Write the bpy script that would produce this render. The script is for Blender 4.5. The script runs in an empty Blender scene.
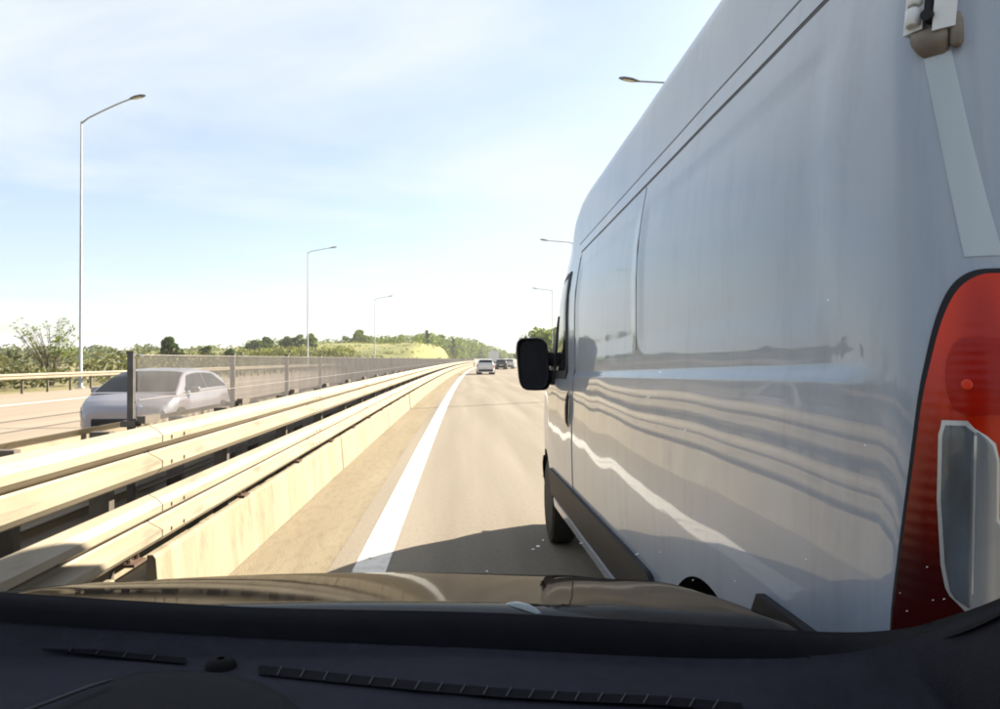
import bpy, bmesh, math, random
from mathutils import Vector, Matrix, noise

S = bpy.context.scene
COL = S.collection
R = math.radians

# ------------------------------------------------------------------ camera
CAM_H, F_PX, CX, CY = 1.503, 728.0, 500.0, 354.5
YAW, PITCH = 0.0535, 0.0061
cam_data = bpy.data.cameras.new("camera")
cam = bpy.data.objects.new("camera", cam_data)
COL.objects.link(cam)
cam.location = (0, 0, CAM_H)
cam.rotation_euler = (math.pi / 2 + PITCH, 0, -YAW)
cam_data.sensor_width = 36.0
cam_data.lens = F_PX / 1000 * 36.0
cam_data.clip_start = 0.02
cam_data.clip_end = 6000
S.camera = cam

# ------------------------------------------------------------------ sky + sun
SUN_EL, SUN_AZ = 30.0, 54.0            # azimuth measured from +Y (ahead) towards +X (right)
world = bpy.data.worlds.new("World")
S.world = world
world.use_nodes = True
wn, wl = world.node_tree.nodes, world.node_tree.links
wn.clear()
out = wn.new("ShaderNodeOutputWorld")
bg = wn.new("ShaderNodeBackground")
sky = wn.new("ShaderNodeTexSky")
sky.sky_type = 'NISHITA'
sky.sun_disc = False
sky.sun_elevation = R(SUN_EL)
sky.sun_rotation = R(SUN_AZ)
sky.air_density = 1.0
sky.dust_density = 1.2
sky.ozone_density = 1.6
bg.inputs["Strength"].default_value = 0.05
tc = wn.new("ShaderNodeTexCoord")
# thin cirrus: noise over the direction, flattened so the streaks lie level
sep = wn.new("ShaderNodeSeparateXYZ")
wl.new(tc.outputs["Generated"], sep.inputs[0])
den = wn.new("ShaderNodeMath"); den.operation = 'ADD'; den.inputs[1].default_value = 0.16
wl.new(sep.outputs["Z"], den.inputs[0])
dx = wn.new("ShaderNodeMath"); dx.operation = 'DIVIDE'
dy = wn.new("ShaderNodeMath"); dy.operation = 'DIVIDE'
wl.new(sep.outputs["X"], dx.inputs[0]); wl.new(den.outputs[0], dx.inputs[1])
wl.new(sep.outputs["Y"], dy.inputs[0]); wl.new(den.outputs[0], dy.inputs[1])
comb = wn.new("ShaderNodeCombineXYZ")
wl.new(dx.outputs[0], comb.inputs[0]); wl.new(dy.outputs[0], comb.inputs[1])
cm = wn.new("ShaderNodeMapping")
cm.inputs["Scale"].default_value = (0.6, 0.95, 1.0)
cm.inputs["Rotation"].default_value = (0, 0, R(12))
cm.inputs["Location"].default_value = (3.9, 1.0, 0)
wl.new(comb.outputs[0], cm.inputs[0])
cn = wn.new("ShaderNodeTexNoise")
cn.inputs["Scale"].default_value = 1.0
cn.inputs["Detail"].default_value = 9
cn.inputs["Roughness"].default_value = 0.56
cn.inputs["Distortion"].default_value = 0.35
wl.new(cm.outputs[0], cn.inputs["Vector"])
cr = wn.new("ShaderNodeMapRange")
cr.inputs["From Min"].default_value = 0.40
cr.inputs["From Max"].default_value = 0.62
cr.inputs["To Min"].default_value = 0.31
cr.inputs["To Max"].default_value = 0.95
wl.new(cn.outputs["Fac"], cr.inputs["Value"])
mix = wn.new("ShaderNodeMixRGB")
mix.inputs["Color2"].default_value = (4.45, 4.75, 4.95, 1)
wl.new(cr.outputs["Result"], mix.inputs["Fac"])
wl.new(sky.outputs["Color"], mix.inputs["Color1"])
wl.new(mix.outputs["Color"], bg.inputs["Color"])
wl.new(bg.outputs["Background"], out.inputs["Surface"])

sun_data = bpy.data.lights.new("sun", 'SUN')
sun_data.energy = 5.0
sun_data.angle = R(0.53)
sun_data.color = (1.0, 0.88, 0.70)
sun = bpy.data.objects.new("sun", sun_data)
COL.objects.link(sun)
sd = Vector((math.cos(R(SUN_EL)) * math.sin(R(SUN_AZ)), math.cos(R(SUN_EL)) * math.cos(R(SUN_AZ)), math.sin(R(SUN_EL))))
sun.rotation_euler = sd.to_track_quat('Z', 'Y').to_euler()
sun.location = sd * 50

S.render.engine = 'CYCLES'
S.view_settings.view_transform = 'Standard'
S.view_settings.look = 'None'
S.view_settings.gamma = 1.0
S.view_settings.use_curve_mapping = False
S.view_settings.exposure = 2.12
S.cycles.use_denoising = True
S.cycles.max_bounces = 8
S.cycles.transparent_max_bounces = 12
S.cycles.filter_width = 1.9
S.cycles.caustics_reflective = False
S.cycles.caustics_refractive = False
S.cycles.sample_clamp_indirect = 6.0

# ------------------------------------------------------------------ helpers
RAD = 2600.0
def xo(y):
    """The road bends gently to the right ahead."""
    return y * y / (2 * RAD)
def heading(y):
    return math.atan2(y / RAD, 1.0)
def road_pt(x, y, z=0.0):
    h = heading(y)
    return (x * math.cos(h) + xo(y), y - x * math.sin(h), z)

def ray(px, py):
    """Direction (x, y=1, z) through a picture point: used only to read off sizes."""
    a, b = (px - CX) / F_PX, -(py - CY) / F_PX
    cp, sp = math.cos(PITCH), math.sin(PITCH)
    fy, fz = cp - b * sp, sp + b * cp
    cw, sw = math.cos(YAW), math.sin(YAW)
    X, Y = cw * a + sw * fy, -sw * a + cw * fy
    return X / Y, fz / Y

class MB:
    def __init__(self):
        self.v, self.f, self.m = [], [], []
    def add(self, vs, fs, mi=0):
        b = len(self.v)
        self.v += [tuple(p) for p in vs]
        self.f += [tuple(b + i for i in f) for f in fs]
        self.m += [mi] * len(fs)
    def box(self, x0, x1, y0, y1, z0, z1, mi=0):
        self.add([(x0, y0, z0), (x1, y0, z0), (x1, y1, z0), (x0, y1, z0), (x0, y0, z1), (x1, y0, z1), (x1, y1, z1), (x0, y1, z1)],
                 [(0, 3, 2, 1), (4, 5, 6, 7), (0, 1, 5, 4), (1, 2, 6, 5), (2, 3, 7, 6), (3, 0, 4, 7)], mi)
    def grid(self, rows, mi=0, flip=False):
        n = len(rows[0])
        vs = [p for r in rows for p in r]
        fs = []
        for i in range(len(rows) - 1):
            for j in range(n - 1):
                q = (i * n + j, i * n + j + 1, (i + 1) * n + j + 1, (i + 1) * n + j)
                fs.append(q[::-1] if flip else q)
        self.add(vs, fs, mi)
    def tube(self, pts, rads, n=8, caps=True, mi=0):
        pts = [Vector(p) for p in pts]
        rows = []
        for i, p in enumerate(pts):
            d = (pts[min(i + 1, len(pts) - 1)] - pts[max(i - 1, 0)]).normalized()
            a = d.orthogonal().normalized() if i == 0 else (a - d * a.dot(d)).normalized()
            b = d.cross(a)
            r = rads[i] if isinstance(rads, (list, tuple)) else rads
            rows.append([p + (a * math.cos(t) + b * math.sin(t)) * r for t in [2 * math.pi * k / n for k in range(n)]])
        base = len(self.v)
        self.v += [tuple(p) for r in rows for p in r]
        for i in range(len(rows) - 1):
            for j in range(n):
                self.f.append((base + i * n + j, base + i * n + (j + 1) % n, base + (i + 1) * n + (j + 1) % n, base + (i + 1) * n + j)); self.m.append(mi)
        if caps:
            self.f.append(tuple(base + j for j in range(n))[::-1]); self.m.append(mi)
            self.f.append(tuple(base + (len(rows) - 1) * n + j for j in range(n))); self.m.append(mi)
    def extrude(self, prof, y0, y1, mi=0):
        """prof: closed (x, z) outline, swept along y."""
        n = len(prof)
        vs = [(x, y0, z) for x, z in prof] + [(x, y1, z) for x, z in prof]
        fs = [(i, (i + 1) % n, n + (i + 1) % n, n + i) for i in range(n)]
        fs += [tuple(range(n))[::-1], tuple(range(n, 2 * n))]
        self.add(vs, fs, mi)
    def mesh(self, name, mats, smooth=False, angle=None):
        me = bpy.data.meshes.new(name)
        me.from_pydata(self.v, [], self.f)
        for m in (mats if isinstance(mats, (list, tuple)) else [mats]):
            me.materials.append(m)
        if len(set(self.m)) > 1:
            me.polygons.foreach_set("material_index", self.m)
        if smooth:
            me.polygons.foreach_set("use_smooth", [True] * len(me.polygons))
        me.update()
        return me
    def build(self, name, mats, parent=None, smooth=False, bevel=0, sharp=None, loc=None, rotz=0.0):
        o = bpy.data.objects.new(name, self.mesh(name, mats, smooth))
        COL.objects.link(o)
        fix_normals(o.data)
        if sharp is not None:
            o.data.set_sharp_from_angle(angle=R(sharp))
        if bevel:
            b = o.modifiers.new("bevel", 'BEVEL'); b.width = bevel; b.segments = 2; b.limit_method = 'ANGLE'
        if parent: o.parent = parent
        if loc is not None: o.location = loc
        o.rotation_euler.z = rotz
        return o

def fix_normals(me):
    bm = bmesh.new(); bm.from_mesh(me)
    bmesh.ops.recalc_face_normals(bm, faces=bm.faces)
    bm.to_mesh(me); bm.free()

def place(name, me, parent, loc, rotz=0.0, scale=None):
    o = bpy.data.objects.new(name, me)
    COL.objects.link(o)
    o.parent = parent
    o.location = loc
    o.rotation_euler.z = rotz
    if scale: o.scale = scale
    return o
def tag(o, label=None, cat=None, group=None, kind=None):
    if label: o["label"] = label
    if cat: o["category"] = cat
    if group: o["group"] = group
    if kind: o["kind"] = kind
    return o
def thing(name, label, cat, loc=(0, 0, 0), rotz=0.0, group=None):
    o = bpy.data.objects.new(name, None)
    o.empty_display_size = 0.2
    COL.objects.link(o)
    o.location = loc; o.rotation_euler.z = rotz
    return tag(o, label, cat, group)

def lerp(x, xs, ys):
    if x <= xs[0]: return ys[0]
    for i in range(len(xs) - 1):
        if x <= xs[i + 1]:
            t = (x - xs[i]) / (xs[i + 1] - xs[i])
            return ys[i] + (ys[i + 1] - ys[i]) * t
    return ys[-1]
def sstep(a, b, x):
    t = min(1, max(0, (x - a) / (b - a)))
    return t * t * (3 - 2 * t)

# ------------------------------------------------------------------ materials
def mat(name, col, rough=0.6, metal=0.0, var=0.0, scale=(1, 1, 1), nscale=4.0, col2=None, bump=0.0, bscale=60.0, coat=0.0, spec=0.5, detail=6, lo=0.3, hi=0.7, coords="Object", sheen=0.0, coat_rough=0.03, dirt=None):
    m = bpy.data.materials.new(name)
    m.use_nodes = True
    nt = m.node_tree
    b = nt.nodes["Principled BSDF"]
    b.inputs["Roughness"].default_value = rough
    b.inputs["Metallic"].default_value = metal
    b.inputs["Specular IOR Level"].default_value = spec
    b.inputs["Coat Weight"].default_value = coat
    b.inputs["Coat Roughness"].default_value = coat_rough
    b.inputs["Base Color"].default_value = (*col, 1)
    t = nt.nodes.new("ShaderNodeTexCoord")
    if col2 is None and var:
        col2 = tuple(c * (1 - var) for c in col)
    if col2 is not None:
        mp = nt.nodes.new("ShaderNodeMapping"); mp.inputs["Scale"].default_value = scale
        nt.links.new(t.outputs[coords], mp.inputs[0])
        n = nt.nodes.new("ShaderNodeTexNoise"); n.inputs["Scale"].default_value = nscale; n.inputs["Detail"].default_value = detail
        nt.links.new(mp.outputs[0], n.inputs["Vector"])
        r = nt.nodes.new("ShaderNodeMapRange"); r.inputs["From Min"].default_value = lo; r.inputs["From Max"].default_value = hi
        nt.links.new(n.outputs["Fac"], r.inputs["Value"])
        mx = nt.nodes.new("ShaderNodeMixRGB")
        mx.inputs["Color1"].default_value = (*col2, 1); mx.inputs["Color2"].default_value = (*col, 1)
        nt.links.new(r.outputs["Result"], mx.inputs["Fac"])
        nt.links.new(mx.outputs["Color"], b.inputs["Base Color"])
        m["mix"] = mx.name
    if dirt:
        st, dsc, dns, dlo, dhi = dirt
        mp2 = nt.nodes.new("ShaderNodeMapping"); mp2.inputs["Scale"].default_value = dsc
        nt.links.new(t.outputs[coords], mp2.inputs[0])
        n3 = nt.nodes.new("ShaderNodeTexNoise"); n3.inputs["Scale"].default_value = dns; n3.inputs["Detail"].default_value = 8; n3.inputs["Roughness"].default_value = 0.65
        nt.links.new(mp2.outputs[0], n3.inputs["Vector"])
        r3 = nt.nodes.new("ShaderNodeMapRange"); r3.inputs["From Min"].default_value = dlo; r3.inputs["From Max"].default_value = dhi; r3.inputs["To Min"].default_value = 1.0; r3.inputs["To Max"].default_value = 1.0 - st
        nt.links.new(n3.outputs["Fac"], r3.inputs["Value"])
        m3 = nt.nodes.new("ShaderNodeMixRGB"); m3.blend_type = 'MULTIPLY'; m3.inputs["Fac"].default_value = 1.0
        if col2 is not None: nt.links.new(mx.outputs["Color"], m3.inputs["Color1"])
        else: m3.inputs["Color1"].default_value = (*col, 1)
        nt.links.new(r3.outputs["Result"], m3.inputs["Color2"])
        nt.links.new(m3.outputs["Color"], b.inputs["Base Color"])
    if bump:
        n2 = nt.nodes.new("ShaderNodeTexNoise"); n2.inputs["Scale"].default_value = bscale; n2.inputs["Detail"].default_value = 4
        nt.links.new(t.outputs[coords], n2.inputs["Vector"])
        bp = nt.nodes.new("ShaderNodeBump"); bp.inputs["Strength"].default_value = bump; bp.inputs["Distance"].default_value = 0.01
        nt.links.new(n2.outputs["Fac"], bp.inputs["Height"])
        nt.links.new(bp.outputs["Normal"], b.inputs["Normal"])
    return m

M = {}
M['road'] = mat('road_concrete', (0.222, 0.196, 0.162), 0.85, col2=(0.172, 0.150, 0.121), scale=(1, 0.045, 1), nscale=1.5, bump=0.4, bscale=70, detail=10, lo=0.36, hi=0.64, dirt=(0.22, (1, 0.5, 1), 30, 0.50, 0.75), spec=0.1)
M['shoulder'] = mat('shoulder_asphalt', (0.222, 0.19, 0.138), 0.9, spec=0.1, col2=(0.185, 0.155, 0.108), scale=(2.2, 0.2, 1), nscale=1.8, bump=0.5, bscale=60, detail=10, dirt=(0.25, (1, 0.3, 1), 14, 0.48, 0.75))
M['road_far'] = mat('opposite_road', (0.25, 0.205, 0.155), 0.85, col2=(0.20, 0.16, 0.12), scale=(1, 0.05, 1), nscale=1.2, detail=8)
M['paint'] = mat('marking_paint', (0.72, 0.70, 0.66), 0.7, col2=(0.55, 0.52, 0.47), nscale=9, bump=0.1, lo=0.25, hi=0.5, dirt=(0.62, (1.2, 0.5, 1), 7, 0.56, 0.66))
M['seam'] = mat('tar_seam', (0.07, 0.055, 0.045), 0.7, var=0.4)
M['concrete'] = mat('concrete', (0.265, 0.23, 0.168), 0.9, spec=0.2, col2=(0.19, 0.16, 0.112), scale=(0.6, 2.4, 0.22), nscale=2.6, bump=0.3, bscale=40, detail=8, dirt=(0.35, (1, 1, 0.5), 7, 0.52, 0.75))
M['concrete_dirt'] = mat('concrete_dirty', (0.22, 0.18, 0.13), 0.9, var=0.5, nscale=3, bump=0.3)
M['galv'] = mat('galvanised_steel', (0.275, 0.238, 0.178), 0.55, 0.05, col2=(0.22, 0.185, 0.132), scale=(1, 0.5, 3), nscale=3, bump=0.08, bscale=30, detail=8, dirt=(0.42, (1, 0.25, 2.0), 9, 0.52, 0.74))
M['galv_dark'] = mat('weathered_steel', (0.14, 0.12, 0.10), 0.6, 0.3, var=0.5, nscale=8)
M['rust'] = mat('rusty_steel', (0.10, 0.055, 0.032), 0.85, 0.0, col2=(0.05, 0.03, 0.02), nscale=20, bump=0.3)
M['fence'] = mat('fence_steel', (0.12, 0.11, 0.105), 0.6, 0.3, var=0.4, nscale=10)
M['mesh'] = mat('fence_mesh', (0.25, 0.232, 0.225), 0.6, 0.3, var=0.25, nscale=4)
M['lamp'] = mat('lamp_steel', (0.36, 0.39, 0.43), 0.6, 0.1, var=0.2, nscale=3)
M['lamp_head'] = mat('lamp_head_grey', (0.10, 0.11, 0.13), 0.5, 0.2, var=0.2)
M['diffuser'] = mat('lamp_glass', (0.5, 0.5, 0.5), 0.15, 0.0)
M['grass'] = mat('verge_grass', (0.125, 0.12, 0.035), 0.95, col2=(0.19, 0.155, 0.07), nscale=0.35, bump=0.5, bscale=3, detail=10)
M['hill'] = mat('hill_grass', (0.185, 0.172, 0.045), 0.95, col2=(0.10, 0.115, 0.025), scale=(0.7, 0.4, 1.2), nscale=0.22, bump=0.5, bscale=1, detail=10)
def leafmat(name, c1, c2, ns=0.8, trans=0.35):
    m = mat(name, c1, 0.75, col2=c2, nscale=ns, detail=3, lo=0.35, hi=0.65)
    nt = m.node_tree
    b = nt.nodes["Principled BSDF"]
    o = nt.nodes["Material Output"]
    t = nt.nodes.new("ShaderNodeBsdfTranslucent")
    ms = nt.nodes.new("ShaderNodeMixShader"); ms.inputs[0].default_value = trans
    nt.links.new(nt.nodes[m["mix"]].outputs["Color"], t.inputs["Color"])
    nt.links.new(b.outputs[0], ms.inputs[1]); nt.links.new(t.outputs[0], ms.inputs[2])
    nt.links.new(ms.outputs[0], o.inputs["Surface"])
    return m
M['leaf_mid'] = leafmat('leaves_mid', (0.16, 0.21, 0.010), (0.08, 0.122, 0.008))
M['leaf_dark'] = leafmat('leaves_dark', (0.065, 0.11, 0.010), (0.032, 0.058, 0.008))
M['leaf_pale'] = leafmat('leaves_pale', (0.115, 0.155, 0.035), (0.065, 0.095, 0.025))
M['leaf_scrub'] = leafmat('leaves_scrub', (0.115, 0.115, 0.022), (0.055, 0.062, 0.014), 0.4)
M['leaf_band'] = leafmat('leaves_band', (0.10, 0.125, 0.018), (0.05, 0.075, 0.012), 0.12)
M['leaf_yellow'] = leafmat('leaves_yellow', (0.185, 0.195, 0.022), (0.10, 0.125, 0.018), 0.3)
M['bark'] = mat('bark', (0.085, 0.065, 0.05), 0.9, var=0.4, nscale=12)

# van and car paints
M['van_paint'] = mat('van_paint', (0.275, 0.325, 0.405), 0.34, col2=(0.235, 0.275, 0.345), scale=(1, 1, 0.5), nscale=1.2, coat=0.7, lo=0.3, hi=0.75, dirt=(0.22, (5, 2.2, 0.5), 4, 0.5, 0.78), coat_rough=0.03, spec=0.3)
M['van_seam'] = mat('panel_gap', (0.085, 0.085, 0.095), 0.7, var=0.2)
M['black_plastic'] = mat('black_plastic', (0.018, 0.018, 0.022), 0.6, spec=0.2, var=0.3, nscale=30, bump=0.05, bscale=300)
M['rubber'] = mat('tyre_rubber', (0.018, 0.017, 0.016), 0.85, var=0.3, nscale=30, bump=0.2, bscale=60)
M['rim'] = mat('wheel_rim', (0.45, 0.45, 0.45), 0.4, 0.6, var=0.2)
M['dark_glass'] = mat('dark_glass', (0.010, 0.011, 0.013), 0.05, var=0.1, spec=0.25)
M['well'] = mat('wheel_well', (0.012, 0.012, 0.012), 0.95, var=0.2)
M['red_lens'] = mat('red_lens', (0.66, 0.036, 0.004), 0.18, col2=(0.34, 0.010, 0.002), scale=(1, 1, 0.35), nscale=11, spec=0.3, coat=0.0, detail=1)
M['dark_lens'] = mat('dark_red_lens', (0.13, 0.007, 0.004), 0.22, col2=(0.035, 0.003, 0.003), nscale=7, spec=0.22, coat=0.0, detail=1)
M['dark_red'] = mat('inner_red_lens', (0.36, 0.011, 0.003), 0.22, col2=(0.24, 0.006, 0.003), nscale=12, spec=0.22)
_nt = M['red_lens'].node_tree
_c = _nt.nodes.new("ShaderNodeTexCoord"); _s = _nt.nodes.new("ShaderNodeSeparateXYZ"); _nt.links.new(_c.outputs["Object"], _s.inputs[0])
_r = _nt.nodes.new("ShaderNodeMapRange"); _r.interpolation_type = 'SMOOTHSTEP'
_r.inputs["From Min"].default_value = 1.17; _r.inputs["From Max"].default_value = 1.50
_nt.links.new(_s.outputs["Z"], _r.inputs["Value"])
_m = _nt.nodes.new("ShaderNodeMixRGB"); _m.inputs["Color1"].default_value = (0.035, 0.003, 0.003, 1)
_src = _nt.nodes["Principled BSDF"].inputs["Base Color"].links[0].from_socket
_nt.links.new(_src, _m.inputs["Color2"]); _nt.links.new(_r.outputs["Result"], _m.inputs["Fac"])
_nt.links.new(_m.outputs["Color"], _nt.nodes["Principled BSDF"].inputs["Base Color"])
for _n, _sc in (('red_lens', 95), ('dark_lens', 95), ('dark_red', 140)):
    if _n not in M: continue
    _nt = M[_n].node_tree
    _w = _nt.nodes.new("ShaderNodeTexWave"); _w.bands_direction = 'Z'; _w.inputs["Scale"].default_value = _sc / 6; _w.inputs["Distortion"].default_value = 0.4
    _c = _nt.nodes.new("ShaderNodeTexCoord"); _nt.links.new(_c.outputs["Object"], _w.inputs["Vector"])
    _b = _nt.nodes.new("ShaderNodeBump"); _b.inputs["Strength"].default_value = 0.15; _b.inputs["Distance"].default_value = 0.001
    _nt.links.new(_w.outputs["Fac"], _b.inputs["Height"]); _nt.links.new(_b.outputs["Normal"], _nt.nodes["Principled BSDF"].inputs["Normal"])
M['clear_lens'] = mat('clear_lens', (0.30, 0.32, 0.34), 0.3, 0.25, col2=(0.11, 0.125, 0.15), scale=(9, 9, 0.5), nscale=3, coat=0.6, detail=2)
M['chrome'] = mat('lens_rim', (0.50, 0.51, 0.52), 0.3, 0.4, var=0.2)
M['amber'] = mat('red_reflector', (0.62, 0.035, 0.01), 0.2, var=0.2, spec=0.3)
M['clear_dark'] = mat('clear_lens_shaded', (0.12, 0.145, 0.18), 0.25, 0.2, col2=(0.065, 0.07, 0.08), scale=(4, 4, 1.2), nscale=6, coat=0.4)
M['pillar_paint'] = mat('pillar_paint', (0.35, 0.415, 0.47), 0.35, var=0.12, scale=(3, 3, 0.6), nscale=3, coat=0.5)  # sky sheen of the rear corner, put into a lighter colour
M['hinge'] = mat('hinge_white', (0.55, 0.57, 0.58), 0.35, var=0.15, coat=0.5)
M['hinge_dirt'] = mat('hinge_grime', (0.20, 0.17, 0.145), 0.7, var=0.45, nscale=25)
M['white_car'] = mat('white_car_paint', (0.62, 0.62, 0.63), 0.3, var=0.05, coat=1.0)
M['dark_car'] = mat('dark_car_paint', (0.03, 0.03, 0.035), 0.3, var=0.2, coat=1.0)
M['silver_car'] = mat('silver_car_paint', (0.24, 0.23, 0.265), 0.32, 0.15, var=0.08, coat=1.0)
M['hood'] = mat('bonnet_paint', (0.014, 0.012, 0.012), 0.9, 0.0, var=0.15, coat=0.32, coat_rough=0.05, spec=0.0)
M['dash'] = mat('dash_plastic', (0.020, 0.020, 0.031), 0.8, spec=0.15, var=0.2, nscale=40, bump=0.25, bscale=420)
M['dash_dark'] = mat('dash_dark_plastic', (0.004, 0.004, 0.006), 0.75, spec=0.15, var=0.25, nscale=50, bump=0.15, bscale=420)
M['cowl'] = mat('cowl_black', (0.006, 0.006, 0.009), 0.8, var=0.3, nscale=30, spec=0.08)
M['lining'] = mat('head_lining', (0.035, 0.035, 0.04), 0.9, var=0.2, nscale=60)
M['trim'] = mat('dash_trim', (0.024, 0.024, 0.03), 0.6, 0.0, var=0.2)
M['speck'] = None
M['tail_red'] = mat('tail_red', (0.25, 0.015, 0.012), 0.25, var=0.2, coat=0.8)
M['headlight'] = mat('headlight_glass', (0.5, 0.52, 0.55), 0.1, 0.5, var=0.2)
M['jet'] = mat('washer_jet_grey', (0.20, 0.24, 0.26), 0.35, var=0.2, coat=0.6)
M['plate'] = mat('number_plate', (0.6, 0.6, 0.58), 0.5, var=0.1)
M['speck'] = leafmat('dust_speck', (0.9, 0.9, 0.92), (0.8, 0.8, 0.8), 90, 0.9)
gl = bpy.data.materials.new('windscreen_glass')
gl.use_nodes = True
gl.node_tree.nodes.clear()
_t = gl.node_tree.nodes.new("ShaderNodeBsdfTransparent"); _t.inputs[0].default_value = (0.955, 0.965, 0.97, 1)
_o = gl.node_tree.nodes.new("ShaderNodeOutputMaterial")
gl.node_tree.links.new(_t.outputs[0], _o.inputs["Surface"])
M['glass'] = gl

# ------------------------------------------------------------------ ground and roads
ys = [-90 + 6 * i for i in range(0, 60)]
while ys[-1] < 1400: ys.append(ys[-1] + 20)
def strip(name, x0, x1, z, m, parent=None, y0=-90, y1=1400, thick=None):
    mb = MB()
    yy = [y for y in ys if y0 < y < y1]
    yy = [y0] + yy + [y1]
    mb.grid([[road_pt(x0, y, z), road_pt(x1, y, z)] for y in yy], flip=True)
    o = mb.build(name, m, parent)
    return o
mb = MB()
mb.grid([[(x, y, -0.16) for x in (-3000, -300, -40, 40, 300, 3000)] for y in (-3000, -200, -50, 0, 50, 100, 200, 400, 800, 1600, 4500)], flip=True)
tag(mb.build('ground', M['grass']), kind='structure')
road = tag(strip('road', -0.95, 10.4, 0.0, M['road']), kind='structure')
tag(strip('road_shoulder', -1.70, -0.95, -0.002, M['shoulder']), kind='structure')
opp = tag(strip('opposite_road', -21.0, -2.05, -0.104, M['road_far']), kind='structure')
tag(strip('edge_line', -0.775, -0.535, 0.004, M['paint'], road), kind=None)
strip('edge_line', 6.95, 7.15, 0.004, M['paint'], road)
for k in range(3):
    y0 = -30 + 12 * k
    strip('lane_dash', 3.1, 3.25, 0.004, M['paint'], road, y0, y0 + 4.5)
strip('edge_line', -3.5, -3.3, -0.1, M['paint'], opp)
strip('edge_line', -15.9, -15.7, -0.1, M['paint'], opp)
strip('joint_seam', -11.7, -11.55, -0.1, M['seam'], opp)  # thin dark brown lines along the opposite carriageway
strip('joint_seam', -10.0, -9.9, -0.1, M['seam'], opp)
for k in range(26):
    y0 = -20 + 12 * k
    strip('lane_dash', -7.4, -7.25, -0.1, M['paint'], opp, y0, y0 + 4.5)

# ------------------------------------------------------------------ median: concrete base, guard rails, fence
K0 = 4.02
base = thing('concrete_median_base', 'long low concrete base of pale blocks under the near guardrail', 'concrete base')
blk = MB()
blk.extrude([(-1.612, 0.0), (-1.646, 0.425), (-1.660, 0.446), (-1.695, 0.446), (-1.706, 0.24), (-1.99, 0.22), (-2.00, 0.42), (-2.04, 0.42), (-2.06, 0.0)], 0.003, 5.997)
blk_o = blk.build('concrete_block', M['concrete'], base, bevel=0.006)
first = True
for k in range(-3, 24):
    y = K0 + 6.0 * k - (0.42 if k < 0 else 0)
    c = road_pt(0, y)
    if first:
        blk_o.location = c; blk_o.rotation_euler.z = -heading(y); first = False; continue
    o = blk_o.copy(); COL.objects.link(o); o.parent = base
    o.location = c; o.rotation_euler.z = -heading(y)
yend = K0 + 144
mb = MB()
mb.grid([[road_pt(x, yend + 10 * i, z) for x, z in ((-1.612, 0), (-1.660, 0.446), (-1.695, 0.446), (-1.706, 0.24), (-1.99, 0.22), (-2.00, 0.42), (-2.04, 0.42), (-2.06, 0))] for i in range(46)])
mb.build('far_concrete_run', M['concrete'], base)

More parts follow.
